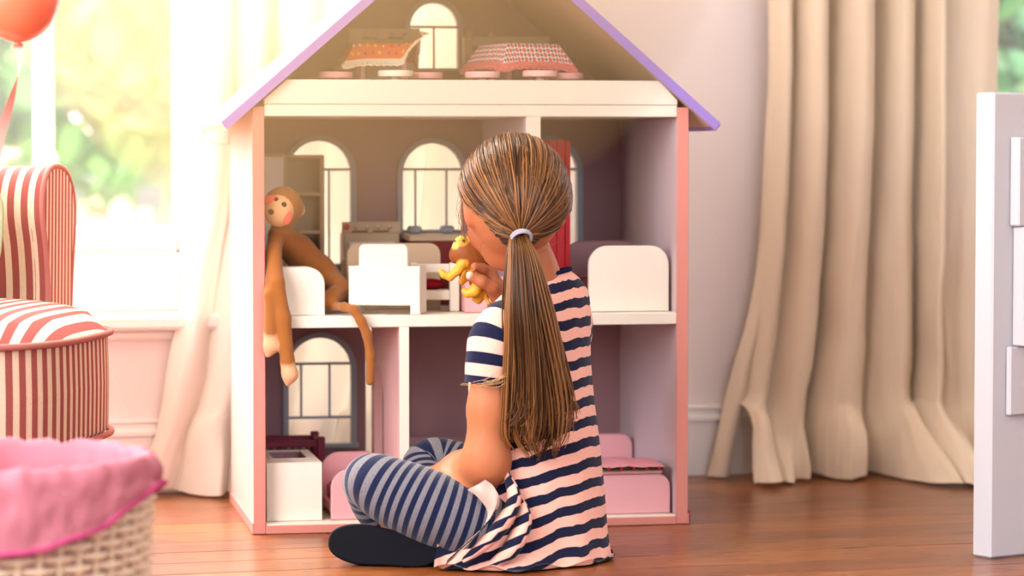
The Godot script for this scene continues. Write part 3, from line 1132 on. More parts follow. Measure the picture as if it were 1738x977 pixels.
		var soffit := [Vector2(0.002, 0.9355), tip + Vector2(-0.006, 0.003), tip + Vector2(-0.006, 0.005), Vector2(0.002, 0.9375)]
		if s < 0:
			for k in 4: soffit[k] = Vector2(-soffit[k].x, soffit[k].y)
		else:
			soffit.reverse()
		obj("roof_lining", mk().prism([soffit[3], soffit[2], soffit[1], soffit[0]] if false else soffit, -D - 0.03, 0.006), M.salmon if false else M.tan, t)
		var ear := rounded(0.336, 0.588, 0.376, 0.62, [0.0, 0.022, 0.0, 0.0], 6).slice(0, 8) + [Vector2(0.376, 0.607), Vector2(0.336, 0.642)]
		if s < 0:
			for k in ear.size(): ear[k] = Vector2(-ear[k].x, ear[k].y)
			ear.reverse()
		obj("eave_board", mk().prism(ear.filter(func(p): return true), -D - 0.03, -D - 0.012, 0.001), M.salmon, t)


# =================================================================== the white drawer unit at the right edge
func build_desk() -> void:
	# frame: the near corner; turned so that a narrow left face and the broad front both show
	var t := thing("drawer_unit", "tall white wooden drawer unit at the right edge, beside the beige curtain", "cabinet", Transform3D(Basis(Vector3.UP, deg_to_rad(33.0)), Vector3(0.6777, 0, -4.0297)))
	var m: Material = M.desk_white
	obj("front_panel", bx(0.0, 0.52, 0.0, 0.660, -0.038, 0.0, 0.003), m, t)
	obj("carcass", bx(0.08, 0.48, 0.0, 0.640, -0.12, -0.038, 0.002), m, t)
	for q in [[0.031, 0.4715, 0.597, 0.0198], [0.0375, 0.3015, 0.4705, 0.0245], [0.026, 0.203, 0.3005, 0.0105]]:
		var d := Node3D.new()
		d.name = "drawer"
		t.add_child(d, true)
		obj("drawer_front", bx(q[0], 0.49, q[1], q[2], 0.0005, q[3], 0.002), m, d)
		var kn := mk().lathe([[0.001, 0.0], [0.006, 0.0], [0.005, 0.008], [0.010, 0.012], [0.011, 0.017], [0.007, 0.021], [0.001, 0.022]], 14, Transform3D(Basis(Vector3.RIGHT, PI / 2), Vector3(0.26, (q[1] + q[2]) / 2, q[3])))
		obj("knob", kn, M.knob_metal, d)


# =================================================================== armchair, basket, balloon
func squircle(c: Vector3, rx: float, rz: float, p: float, count: int) -> PackedVector3Array:
	var out := PackedVector3Array()
	for j in count + 1:
		var a := -TAU * (j % count) / count
		var x := signf(cos(a)) * pow(absf(cos(a)), 2.0 / p) * rx
		var z := signf(sin(a)) * pow(absf(sin(a)), 2.0 / p) * rz
		out.append(c + Vector3(x, 0, z))
	return out


func stripe_loft(rings: Array, per_metre: float) -> MeshMaker:
	# rings of equal count; stripes run up the rings, so v counts the way round
	var uvs := []
	var around := 0.0
	var best := []
	for ring in rings:
		var len_ := [0.0]
		for j in range(1, ring.size()): len_.append(len_[-1] + (ring[j] - ring[j - 1]).length())
		if len_[-1] > around:
			around = len_[-1]
			best = len_
	var whole := roundf(around * per_metre)
	for i in rings.size():
		var ur := PackedVector2Array()
		for j in rings[i].size(): ur.append(Vector2(i * 0.3, best[j] / around * whole))
		uvs.append(ur)
	return mk().grid(rings, uvs, true)


func build_armchair() -> void:
	var t := thing("armchair", "low armchair in red and cream striped fabric with piping, below the left window", "armchair", Transform3D(Basis(Vector3.UP, deg_to_rad(-8)), Vector3(-0.893, 0, -4.12)))
	var N := 72
	# seat block and domed cushion
	var rings := []
	for q in [[0.165, 0.985], [0.17, 1.0], [0.24, 1.005], [0.31, 1.0]]:
		rings.append(squircle(Vector3(0, q[0], 0), 0.290 * q[1], 0.270 * q[1], 3.2, N))
	obj("seat_base", stripe_loft(rings, 46.0), M.chair_stripes, t)
	rings = []
	for q in [[0.165, 0.96], [0.150, 0.965], [0.125, 0.955]]:
		rings.append(squircle(Vector3(0, q[0], 0), 0.290 * q[1], 0.270 * q[1], 3.2, N))
	rings.reverse()
	obj("valance", stripe_loft(rings, 46.0), M.chair_stripes, t)
	rings = []
	var uvs := []
	for k in 11:
		var s := 1.0 - k / 10.0 * 0.97
		var h := 0.311 + 0.052 * sqrt(maxf(1.0 - s * s * s * s, 0.0))
		var ring := squircle(Vector3(0, h, 0), 0.291 * s, 0.271 * s, lerpf(2.4, 3.2, s), N)
		rings.append(ring)
		var ur := PackedVector2Array()
		for p in ring: ur.append(Vector2(p.z * 8.0, p.x * 46.0))
		uvs.append(ur)
	obj("seat_cushion", mk().grid(rings, uvs, true), M.chair_stripes, t)
	for y in [0.311, 0.164]:
		var ring := Array(squircle(Vector3(0, y, 0), 0.294, 0.274, 3.2, N))
		obj("piping", mk().tube(ring, [0.005], 8, false), M.chair_piping, t)
	# back: a thick rolled slab that leans away
	var back := Node3D.new()
	back.name = "backrest"
	back.transform = Transform3D(Basis(Vector3.RIGHT, deg_to_rad(-3)), Vector3(0.0, 0.30, -0.235))
	t.add_child(back, true)
	var prof := []                                      # side view of the slab: z forward, y up
	for p in [[0.050, 0.0], [0.048, 0.07], [0.060, 0.13], [0.078, 0.175], [0.076, 0.215], [0.050, 0.245], [0.005, 0.254], [-0.045, 0.245], [-0.076, 0.215], [-0.082, 0.17], [-0.070, 0.09], [-0.062, 0.0]]:
		prof.append(Vector3(0, p[1], p[0]))
	prof = smooth_path(prof, 3)
	var wide := 0.165
	var rows := []
	uvs = []
	for p in prof:
		var row := PackedVector3Array()
		var ur := PackedVector2Array()
		for j in 21:
			var x := lerpf(-wide, wide, j / 20.0)
			row.append(p + Vector3(x, 0, 0.012 * pow(x / wide, 2.0)))
			ur.append(Vector2(p.y * 8.0, x * 46.0))
		rows.append(row)
		uvs.append(ur)
	obj("back_cover", mk().grid(rows, uvs), M.chair_stripes, back)
	for s in [-1.0, 1.0]:
		var poly := []
		for p in prof: poly.append(Vector2(p.z + 0.012, p.y))
		if Geometry2D.is_polygon_clockwise(PackedVector2Array(poly)): poly.reverse()
		var turn := Transform3D(Basis(Vector3(0, 0, 1), Vector3(0, 1, 0), Vector3(-1, 0, 0)), Vector3(s * wide, 0, 0))
		var side := mk().prism(poly, -0.012, 0.012, 0.004, turn)
		for k in side.uv.size(): side.uv[k] = Vector2(side.v[k].y * 8.0, side.v[k].z * 60.0) if absf(side.n[k].x) > 0.5 else Vector2(side.v[k].y * 8.0, side.v[k].x * 46.0)
		obj("back_side", side, M.chair_stripes, back)
		var line := []
		for p in prof: line.append(p + Vector3(s * (wide + 0.010), 0, 0.012))
		obj("piping", mk().tube(line, [0.0045], 8), M.chair_piping, back)
	for x in [-0.19, 0.19]:
		for z in [-0.17, 0.17]:
			obj("leg", mk().lathe([[0.010, 0.0], [0.012, 0.002], [0.016, 0.06], [0.022, 0.12], [0.022, 0.16]], 12, Transform3D(Basis.IDENTITY, Vector3(x, 0, z))), M.bark, t)
	# knitted cushion leaning on the back
	var c := thing("cushion", "knitted greenish cushion lying on the striped armchair seat", "cushion", Transform3D(Basis(Vector3.UP, deg_to_rad(-5)) * Basis(Vector3.RIGHT, deg_to_rad(-14)), Vector3(-0.852, 0.393, -4.155)))
	var cf := mk()
	var cr := []
	for k in 15:
		var a := -PI / 2 + PI * k / 14.0
		cr.append(PackedVector3Array())
		for p in squircle(Vector3.ZERO, 1, 1, 3.4, 40):
			var rr := maxf(pow(maxf(cos(a), 0.0), 0.35), 0.01)
			cr[k].append(Vector3(p.x * 0.105 * rr, 0.07 + p.z * -0.085 * rr, sin(a) * 0.035 * (1.2 - 0.35 * p.length())))
	cf.grid(cr, [], true)
	obj("cover", cf, M.knit, c)
	var seam := []
	for p in squircle(Vector3.ZERO, 1, 1, 3.4, 40): seam.append(Vector3(p.x * 0.106, 0.07 - p.z * 0.086, 0))
	obj("crochet_edge", mk().tube(seam, [0.004], 6, false), M.knit, c)


func build_basket() -> void:
	var t := thing("basket", "woven wicker basket with a ruffled pink cloth liner in the near left corner", "basket", Transform3D(Basis.IDENTITY, Vector3(-0.575, 0, -3.20)))
	var R := 0.166
	var q := FastNoiseLite.new()
	q.seed = 9
	q.frequency = 1.0
	# wicker: upright stakes and strands woven in and out
	var stakes := mk()
	var K := 44
	for k in K:
		var a := TAU * k / K
		var d := Vector3(cos(a), 0, sin(a))
		stakes.tube([d * (R - 0.012) + Vector3(0, 0.004, 0), d * (R - 0.006) + Vector3(0, 0.11, 0), d * R + Vector3(0, 0.215, 0)], [0.0036], 6)
	tag(obj("wicker_stakes", stakes, M.wicker, t), "", "", "", "stuff")
	var weave := mk()
	for i in 18:
		var y := 0.006 + i * 0.0120
		var path := []
		for j in 4 * K + 1:
			var a := TAU * (j % (4 * K)) / (4.0 * K)
			var in_out := cos(a * K / 2.0 + PI * i)
			path.append(Vector3(cos(a), 0, sin(a)) * (R - 0.012 + 0.012 * y / 0.215 + 0.0060 * in_out) + Vector3(0, y, 0))
		weave.tube(path, [0.0046], 6, false)
	tag(obj("wicker_weave", weave, M.wicker, t), "", "", "", "stuff")
	obj("base", mk().lathe([[0.001, 0.004], [R - 0.012, 0.004], [R - 0.012, 0.009], [0.001, 0.009]], 40), M.wicker, t)
	# cloth liner: down the inside, over the rim, down the outside
	var rows := []
	for i in 23:
		var s := i / 22.0
		var row := PackedVector3Array()
		for j in 161:
			var a := -TAU * (j % 160) / 160.0
			var ca := cos(a) * 1.0
			var sa := sin(a)
			var rumple := q.get_noise_3d(ca * 4.0, sa * 4.0, s * 2.5)
			var fine := q.get_noise_3d(ca * 11.0, sa * 11.0, s * 4.0 + 7.0)
			var r: float
			var y: float
			if s < 0.4:                                   # outside, hem first
				var k := s / 0.4
				var hem := 0.156 + 0.045 * pow(maxf(ca, 0.0), 3.0) + 0.006 * sin(a * 3.0 + 0.9) + 0.008 * rumple
				y = lerpf(hem, 0.226, k)
				r = R + 0.010 + 0.006 * (1.0 - k) + 0.009 * rumple * (1.0 - 0.4 * k) + 0.004 * fine
			elif s < 0.6:                                 # over the rim
				var k := (s - 0.4) / 0.2
				y = 0.226 + sin(k * PI) * 0.012 + 0.006 * rumple + 0.003 * fine
				r = R + 0.010 - 0.022 * k + 0.008 * rumple + 0.002 * fine
			else:
				var k := (s - 0.6) / 0.4
				y = lerpf(0.226, 0.05, k)
				r = R - 0.012 - 0.014 * k + 0.008 * rumple + 0.003 * fine
			row.append(Vector3(ca * r, y, sa * r))
		rows.append(row)
	obj("liner", mk().grid(rows, [], true), M.liner, t)
	var hem := []
	for p in rows[0]: hem.append(p)
	obj("liner_binding", mk().tube(hem, [0.0035], 6, false), M.liner_binding, t)


func build_balloon() -> void:
	var at := Vector3(-0.655, 0.777, -3.80)
	var t := thing("balloon", "coral red balloon on a ribbon before the left window, cut by the picture's corner", "balloon", Transform3D(Basis.IDENTITY, at))
	var prof := [[0.0005, -0.060], [0.007, -0.0605], [0.004, -0.056]]
	for k in 17:
		var a := -PI / 2 + PI * (k + 0.6) / 16.6
		prof.append([maxf(0.056 * cos(a) * (1.0 - 0.06 * sin(a) * -1.0), 0.0004), 0.004 + 0.060 * sin(a)])
	obj("skin", mk().lathe(prof, 28), M.balloon, t)
	var path := smooth_path([Vector3(0, -0.058, 0), Vector3(0.003, -0.085, 0.0), Vector3(-0.008, -0.13, 0.004), Vector3(-0.03, -0.20, 0.0), Vector3(-0.05, -0.30, -0.05), Vector3(-0.11, -0.412, -0.28)], 8)
	var rows := []
	for i in path.size():
		var s := float(i) / path.size()
		var w := Vector3(cos(s * 5.0), 0.25, sin(s * 5.0)).normalized() * 0.0075
		rows.append(PackedVector3Array([path[i] - w, path[i], path[i] + w]))
	obj("ribbon", mk().grid(rows, []), M.ribbon, t)


# =================================================================== the girl
func lin(h: String) -> Color:
	return Color(h).srgb_to_linear()


func build_girl() -> void:
	var root := thing("person", "young girl sitting cross-legged on the floor with a long brown ponytail and striped dress", "person", Transform3D(Basis.IDENTITY, Vector3(0.03, 0, -4.05)))
	var base := Vector3(0.03, 0, -4.05)
	var skin := lin("b06c47")
	var blush := lin("b36547")
	# ---- body: one skin, with a finer grid for the head and each hand
	var H := Vector3(0.0033, 0.5117, -4.0500) - base
	var F := Vector3(-sin(deg_to_rad(15)), 0, -cos(deg_to_rad(15)))
	var hb := Basis(Vector3.UP.cross(F), Vector3.UP, F) * Basis(Vector3.RIGHT, deg_to_rad(10))
	var body := mk()
	var f := Field.new()
	f.chain([Vector3(0.0471, 0.0363, -4.0600) - base, Vector3(0.0361, 0.1208, -4.0600) - base, Vector3(0.0328, 0.2468, -4.0650) - base, Vector3(0.0328, 0.3223, -4.0700) - base], [0.085, 0.072, 0.064, 0.058], skin)
	f.bone(Vector3(-0.0189, 0.3159, -3.9750) - base, Vector3(0.0759, 0.3442, -4.1300) - base, 0.030, 0.026, skin)
	f.chain([Vector3(0.0362, 0.3557, -4.0750) - base, Vector3(0.0310, 0.3983, -4.0650) - base, Vector3(0.0192, 0.4406, -4.0550) - base], [0.040, 0.032, 0.034], skin)
	f.chain([Vector3(-0.0221, 0.3123, -3.9680) - base, Vector3(-0.0311, 0.2227, -3.9580) - base, Vector3(-0.0352, 0.1474, -3.9550) - base], [0.029, 0.0262, 0.029], skin)
	f.chain([Vector3(-0.0352, 0.1458, -3.9550) - base, Vector3(-0.0699, 0.1253, -4.0200) - base, Vector3(-0.1248, 0.1035, -4.1000) - base], [0.0285, 0.025, 0.017], skin)
	f.chain([Vector3(0.0759, 0.3407, -4.1300) - base, Vector3(0.0581, 0.2398, -4.2600) - base], [0.027, 0.024], skin)
	f.chain([Vector3(0.0581, 0.2398, -4.2600) - base, Vector3(-0.0009, 0.3399, -4.1750) - base], [0.025, 0.0165], skin)
	f.chain([Vector3(0.0133, 0.0484, -4.0000) - base, Vector3(-0.0901, 0.0722, -3.9900) - base, Vector3(-0.1895, 0.1098, -3.9950) - base], [0.05, 0.044, 0.028], skin)
	f.chain([Vector3(-0.1902, 0.1014, -4.0100) - base, Vector3(-0.1419, 0.0334, -4.0500) - base, Vector3(-0.0585, -0.0018, -4.0900) - base], [0.026, 0.028, 0.018], skin)
	f.bone(Vector3(-0.0585, -0.0018, -4.0900) - base, Vector3(-0.0162, -0.0190, -4.1200) - base, 0.018, 0.014, skin)
	f.chain([Vector3(0.0736, 0.0355, -4.1300) - base, Vector3(-0.0252, 0.0800, -4.1900) - base, Vector3(-0.1171, 0.1098, -4.2200) - base], [0.05, 0.044, 0.030], skin)
	f.chain([Vector3(-0.1171, 0.1063, -4.2200) - base, Vector3(-0.1101, 0.0454, -4.1200) - base, Vector3(-0.1225, 0.0165, -4.0200) - base], [0.028, 0.028, 0.018], skin)
	f.bone(Vector3(-0.1222, 0.0162, -4.0100) - base, Vector3(-0.2140, 0.0214, -3.9850) - base, 0.016, 0.014, skin)
	f.into(body, 0.010, 0.010)
	f = Field.new()
	f.egg(H, Vector3(0.071, 0.085, 0.086), hb, skin)
	f.egg(H + hb * Vector3(0, -0.030, 0.030), Vector3(0.054, 0.066, 0.055), hb, skin)
	f.egg(H + hb * Vector3(0, -0.072, 0.042), Vector3(0.036, 0.028, 0.040), hb, skin)
	for s in [-1.0, 1.0]:
		f.egg(H + hb * Vector3(s * 0.033, -0.042, 0.046), Vector3(0.025, 0.027, 0.026), hb, blush)
		f.egg(H + hb * Vector3(s * 0.067, -0.020, -0.002), Vector3(0.007, 0.022, 0.014), hb, blush)
		f.egg(H + hb * Vector3(s * 0.028, -0.008, 0.081), Vector3(0.0125, 0.008, 0.006), hb, Color(0.75, 0.74, 0.72))
		f.egg(H + hb * Vector3(s * 0.028, -0.008, 0.0855), Vector3(0.005, 0.005, 0.003), hb, lin("3a2418"))
		f.bone(H + hb * Vector3(s * 0.016, 0.010, 0.086), H + hb * Vector3(s * 0.042, 0.009, 0.074), 0.003, 0.002, lin("6b4630"))
	f.bone(H + hb * Vector3(0, -0.012, 0.084), H + hb * Vector3(0, -0.036, 0.096), 0.006, 0.008, skin)
	f.bone(H + hb * Vector3(-0.013, -0.059, 0.083), H + hb * Vector3(0.013, -0.059, 0.083), 0.004, 0.004, lin("c4685c"))
	f.bone(H + hb * Vector3(-0.010, -0.064, 0.082), H + hb * Vector3(0.010, -0.064, 0.082), 0.004, 0.004, lin("c4685c"))
	f.into(body, 0.0042, 0.0035)
	# right hand: fingers close on the lion, thumb and forefinger in front of it
	f = Field.new()
	f.chain([Vector3(0.0026, 0.3397, -4.1780) - base, Vector3(-0.0095, 0.3611, -4.1650) - base, Vector3(-0.0223, 0.3752, -4.1580) - base], [0.0165, 0.0185, 0.0155], skin)
	f.chain([Vector3(-0.0163, 0.3688, -4.1500) - base, Vector3(-0.0282, 0.3805, -4.1380) - base, Vector3(-0.0435, 0.3886, -4.1300) - base, Vector3(-0.0588, 0.3962, -4.1300) - base], [0.0105, 0.0092, 0.0082, 0.0074], skin)
	f.chain([Vector3(-0.0232, 0.3872, -4.1600) - base, Vector3(-0.0317, 0.4010, -4.1580) - base, Vector3(-0.0437, 0.4074, -4.1480) - base, Vector3(-0.0538, 0.4104, -4.1380) - base], [0.0085, 0.0078, 0.0070, 0.0062], skin)
	f.chain([Vector3(-0.0267, 0.3815, -4.1700) - base, Vector3(-0.0406, 0.3930, -4.1840) - base, Vector3(-0.0561, 0.3965, -4.1820) - base], [0.0085, 0.0076, 0.0066], skin)
	f.chain([Vector3(-0.0267, 0.3746, -4.1720) - base, Vector3(-0.0423, 0.3825, -4.1860) - base, Vector3(-0.0570, 0.3853, -4.1830) - base], [0.0082, 0.0073, 0.0064], skin)
	f.chain([Vector3(-0.0250, 0.3678, -4.1700) - base, Vector3(-0.0388, 0.3715, -4.1820) - base, Vector3(-0.0500, 0.3750, -4.1800) - base], [0.0072, 0.0064, 0.0056], skin)
	f.egg(Vector3(-0.0621, 0.3990, -4.1240) - base, Vector3(0.0042, 0.0050, 0.0022), Basis.IDENTITY, lin("f0c0aa"))
	f.into(body, 0.0028, 0.0022)
	# left hand, relaxed in the lap
	f = Field.new()
	f.chain([Vector3(-0.1231, 0.1035, -4.1000) - base, Vector3(-0.1398, 0.0975, -4.1150) - base, Vector3(-0.1529, 0.0929, -4.1250) - base], [0.0165, 0.0175, 0.0145], skin)
	for k in 4:
		var o := Vector3(0.0, 0.012 - 0.008 * k, -0.006 + 0.004 * k)
		var len_: float = [0.9, 1.0, 0.95, 0.75][k]
		var knuckle: Vector3 = Vector3(-0.1547, 0.0926, -4.1270) - base + o
		f.chain([knuckle, knuckle + Vector3(-0.020, -0.003, -0.010) * len_, knuckle + Vector3(-0.033, -0.014, -0.012) * len_, knuckle + Vector3(-0.040, -0.026, -0.008) * len_], [0.0082, 0.0076, 0.0070, 0.0062], skin)
	f.chain([Vector3(-0.1335, 0.1029, -4.1050) - base, Vector3(-0.1414, 0.1123, -4.0900) - base, Vector3(-0.1531, 0.1137, -4.0850) - base], [0.0095, 0.0085, 0.0070], skin)
	f.into(body, 0.0030, 0.0024)
	obj("body", body, M.skin, root)
	# ---- leggings: one tube per leg, stripes round it
	var period := 0.0133
	var leg := mk()
	leg.tube(smooth_path([Vector3(0.0258, 0.0388, -4.0100) - base, Vector3(-0.0322, 0.0521, -3.9850) - base, Vector3(-0.1021, 0.0749, -3.9750) - base, Vector3(-0.1626, 0.0994, -3.9850) - base, Vector3(-0.1930, 0.1126, -4.0000) - base, Vector3(-0.2011, 0.1057, -4.0300) - base, Vector3(-0.1857, 0.0640, -4.0550) - base, Vector3(-0.1341, 0.0222, -4.0700) - base, Vector3(-0.0670, -0.0018, -4.0900) - base], 8),
		smooth_values([0.058, 0.055, 0.0525, 0.0485, 0.042, 0.037, 0.034, 0.036, 0.026], 8), 36, true, 1.0, Vector3.UP, 1.0 / period)
	wrinkle(leg, 0.0011, 55.0, 2)
	obj("legging", leg, M.legging_stripes, root)
	leg = mk()
	leg.tube(smooth_path([Vector3(0.0779, 0.0355, -4.1300) - base, Vector3(-0.0165, 0.0756, -4.1900) - base, Vector3(-0.0908, 0.1060, -4.2150) - base, Vector3(-0.1169, 0.1121, -4.2150) - base, Vector3(-0.1278, 0.0998, -4.2000) - base, Vector3(-0.1144, 0.0540, -4.1200) - base, Vector3(-0.1228, 0.0277, -4.0300) - base], 8),
		smooth_values([0.055, 0.050, 0.045, 0.042, 0.038, 0.034, 0.024], 8), 36, true, 1.0, Vector3.UP, 1.0 / period)
	wrinkle(leg, 0.0014, 60.0, 4)
	obj("legging", leg, M.legging_stripes, root)
	# ---- shoe, lying on its side with the sole to the viewer
	var shoe := Node3D.new()
	shoe.name = "shoe"
	shoe.set_meta("label", "dark navy slipper with its flat sole towards the viewer")
	root.add_child(shoe, true)
	var across := Basis(Vector3(0.985, -0.10, 0.13).normalized(), Vector3(0.09, 0.97, -0.22), Vector3.BACK).orthonormalized()
	shoe.transform = Transform3D(across, Vector3(-0.1782, 0.0262, -3.9620) - base)
	var outline := []
	for k in 48:
		var a := TAU * k / 48.0
		var x := signf(cos(a)) * pow(absf(cos(a)), 0.85) * 0.079
		var w := 0.0295 + 0.0030 * cos(a + PI) - 0.004 * exp(-pow((x - 0.012) / 0.03, 2.0))
		outline.append(Vector2(x, signf(sin(a)) * pow(absf(sin(a)), 0.8) * w))
	obj("sole", mk().prism(outline, -0.004, 0.004, 0.0022), M.shoe_sole, shoe)
	var rows := []
	for k in 9:
		var s := k / 8.0
		var row := PackedVector3Array()
		for j in 49:
			var p: Vector2 = outline[j % 48]
			var g := sqrt(maxf(1.0 - s * s, 0.0003)) * (1.0 if s < 0.99 else 0.05)
			row.append(Vector3(p.x * lerpf(1.0, g, 0.55 if s < 0.99 else 1.0), p.y * g, -0.003 - 0.043 * s))
		rows.append(row)
	rows.reverse()
	obj("upper", mk().grid(rows, [], true), M.shoe_cloth, shoe)
	build_dress(root, base)
	build_hair(root, H, hb, base)


# small random creases on a closed cloth tube
func wrinkle(mb: MeshMaker, amount: float, scale_: float, seed_number: int) -> void:
	var q := FastNoiseLite.new()
	q.seed = seed_number
	q.frequency = scale_ / 10.0
	for k in mb.v.size():
		var p := mb.v[k]
		mb.v[k] = p + mb.n[k] * amount * (q.get_noise_3d(p.x * 2.0, p.y * 2.0, p.z * 2.0) * 2.0)


func build_dress(root: Node3D, base: Vector3) -> void:
	var a := deg_to_rad(52)
	var B := Vector3(sin(a), 0, cos(a))
	var L := Vector3(-cos(a), 0, sin(a))
	# centre of each ring, reach to the back and to the side, from hem to neck
	var table := [
		[Vector3(0.0176, -0.0141, -4.0400) - base, 0.124, 0.140], [Vector3(0.0193, 0.0045, -4.0450) - base, 0.117, 0.134], [Vector3(0.0243, 0.0376, -4.0500) - base, 0.106, 0.124], [Vector3(0.0294, 0.0792, -4.0550) - base, 0.097, 0.115],
		[Vector3(0.0303, 0.1292, -4.0600) - base, 0.089, 0.110], [Vector3(0.0286, 0.1883, -4.0600) - base, 0.081, 0.106], [Vector3(0.0260, 0.2556, -4.0600) - base, 0.074, 0.106], [Vector3(0.0260, 0.3103, -4.0600) - base, 0.069, 0.111],
		[Vector3(0.0285, 0.3436, -4.0650) - base, 0.063, 0.109], [Vector3(0.0328, 0.3661, -4.0700) - base, 0.056, 0.094], [Vector3(0.0379, 0.3843, -4.0750) - base, 0.047, 0.068], [Vector3(0.0413, 0.3976, -4.0800) - base, 0.039, 0.047]]
	var cs := []
	var rb := []
	var rl := []
	for q in table:
		cs.append(q[0])
		rb.append(q[1])
		rl.append(q[2])
	var per := 7
	cs = smooth_path(cs, per)
	rb = smooth_values(rb, per)
	rl = smooth_values(rl, per)
	var N := 144
	var noise := FastNoiseLite.new()
	noise.seed = 12
	noise.frequency = 1.0
	var rows := []
	var uvs := []
	for i in cs.size():
		var t := float(i) / (cs.size() - 1)
		var row := PackedVector3Array()
		var ur := PackedVector2Array()
		var low := clampf(1.0 - t / 0.42, 0.0, 1.0)
		var tilt := smoothstep(0.12, 0.6, t)
		for j in N + 1:
			var th := -TAU * (j % N) / N
			var cb := cos(th)
			var sl := sin(th)
			var away := rad_to_deg(absf(wrapf(th, -PI, PI)))     # 0 at the back, 180 at the front
			# folds deepen towards the hem, most at her left side
			var fold := sin(th * 9.0 + 1.2 * sin(th * 3.0)) * 0.6 + 0.5 * noise.get_noise_2d(th * 2.5, t * 1.5)
			var k := 1.0 + low * low * 0.075 * fold * (1.3 if sl > 0.2 else 0.8) + 0.012 * noise.get_noise_2d(cos(th) * 3.0, sin(th) * 3.0 + t * 9.0)
			var front := smoothstep(94.0, 122.0, away)
			var flare := 1.0 + (0.24 * low * low * maxf(sl, 0.0) * (1.0 - front))
			var p: Vector3 = cs[i] + B * (rb[i] * cb * k) + L * (rl[i] * sl * k * flare)
			p.y += tilt * (0.20 * cb * rb[i] - 0.15 * sl * rl[i])
			p.y = lerpf(p.y, maxf(p.y, 0.118 + 0.25 * (p.y - 0.0)), front * low)
			p.y = maxf(p.y, 0.003)
			if low > 0.93: p.y += 0.004 * (1.0 + sin(th * 13.0)) * (1.0 - front)
			row.append(p)
			var rel: Vector3 = p - cs[-1]
			var v: float = (p.y - 0.31 * rel.dot(B) + 0.10 * rel.dot(L)) / 0.0292 + 0.25 * low * fold + 0.12 * noise.get_noise_2d(th * 3.0 + 40.0, t * 5.0)
			ur.append(Vector2(th * 1.6, v))
		rows.append(row)
		uvs.append(ur)
	var dress := mk()
	dress.grid(rows, uvs, true)
	for i in rows.size():                                # the seam column carries its own way round
		pass
	obj("dress", dress, M.dress_stripes, root)
	# neck binding
	var ring := []
	for p in rows[-1]: ring.append(p + Vector3(0, 0.001, 0))
	obj("neckband", mk().tube(ring, [0.0032], 8, false), mat("navy_cloth", Color(0.105, 0.125, 0.255), 0.9, 0.15), root)
	# her left sleeve
	var sleeve := mk()
	sleeve.tube(smooth_path([Vector3(0.0092, 0.3348, -4.0300) - base, Vector3(-0.0107, 0.3309, -3.9850) - base, Vector3(-0.0238, 0.3139, -3.9680) - base, Vector3(-0.0303, 0.2866, -3.9600) - base, Vector3(-0.0344, 0.2540, -3.9570) - base], 7), smooth_values([0.036, 0.0375, 0.037, 0.0345, 0.0335], 7), 40, false, 1.0, Vector3.UP, 1.0 / 0.0285)
	wrinkle(sleeve, 0.0015, 60.0, 6)
	obj("sleeve", sleeve, M.dress_stripes, root)
	sleeve = mk()
	sleeve.tube(smooth_path([Vector3(0.0473, 0.3422, -4.0900) - base, Vector3(0.0733, 0.3444, -4.1250) - base, Vector3(0.0832, 0.3207, -4.1500) - base, Vector3(0.0771, 0.2801, -4.1900) - base], 7), smooth_values([0.036, 0.037, 0.035, 0.033], 7), 32, false, 1.0, Vector3.UP, 1.0 / 0.0285)
	obj("sleeve", sleeve, M.dress_stripes, root)
	# turned-up hem: the pale inside of the dress, lying over her left thigh
	var path := smooth_path([Vector3(-0.0496, 0.1174, -3.9300) - base, Vector3(-0.0349, 0.1078, -3.9150) - base, Vector3(-0.0251, 0.0879, -3.9050) - base, Vector3(-0.0380, 0.0633, -3.9000) - base, Vector3(-0.0640, 0.0366, -3.9050) - base, Vector3(-0.0917, 0.0107, -3.9150) - base], 6)
	var hem := []
	for i in path.size():
		var s := float(i) / (path.size() - 1)
		var w := lerpf(0.015, 0.007, s)
		var side: Vector3 = (Vector3(0.75, 0.45, 0.2)).lerp(Vector3(0.45, 0.85, 0.1), s).normalized()
		var row := PackedVector3Array()
		for j in 7:
			var u := j / 6.0 - 0.5
			row.append(path[i] + side * u * 2.0 * w + Vector3(0, 0, 0.008 * (1.0 - 4.0 * u * u) + 0.003 * sin(s * 19.0 + u * 5.0)))
		hem.append(row)
	tag(obj("hem_inside", mk().grid(hem, []), M.hem_inside, root), "pale inside of the turned-up hem", "")
	var stitches := mk()
	for k in 16:
		var i := int(lerpf(14, path.size() - 2, k / 15.0))
		var c: Vector3 = hem[i][4] + Vector3(0, 0, 0.001)
		stitches.tube([c + Vector3(-0.003, -0.002, 0), c + Vector3(0.003, 0.004, 0.0005)], [0.0008], 5)
	obj("stitching", stitches, M.shoe_cloth, root)
	# two gathered folds of the dress beside it
	for q in [[[Vector3(-0.0090, 0.1332, -3.9500) - base, Vector3(0.0024, 0.0952, -3.9250) - base, Vector3(-0.0235, 0.0529, -3.9050) - base, Vector3(-0.0641, 0.0155, -3.9100) - base], 0.014], [[Vector3(0.0008, 0.1091, -3.9450) - base, Vector3(0.0155, 0.0706, -3.9250) - base, Vector3(-0.0008, 0.0318, -3.9100) - base, Vector3(-0.0276, 0.0083, -3.9150) - base], 0.015]]:
		var fold := mk()
		fold.tube(smooth_path(q[0], 7), smooth_values([0.006, q[1], q[1] * 1.1, q[1] * 0.55], 7), 14, true, 0.7, Vector3.UP, 1.0 / 0.03)
		for k in fold.uv.size(): fold.uv[k].y = (fold.v[k].y - 0.31 * fold.v[k].dot(B)) / 0.0292 + fold.uv[k].x * 0.7
		obj("dress_fold", fold, M.dress_stripes, root)


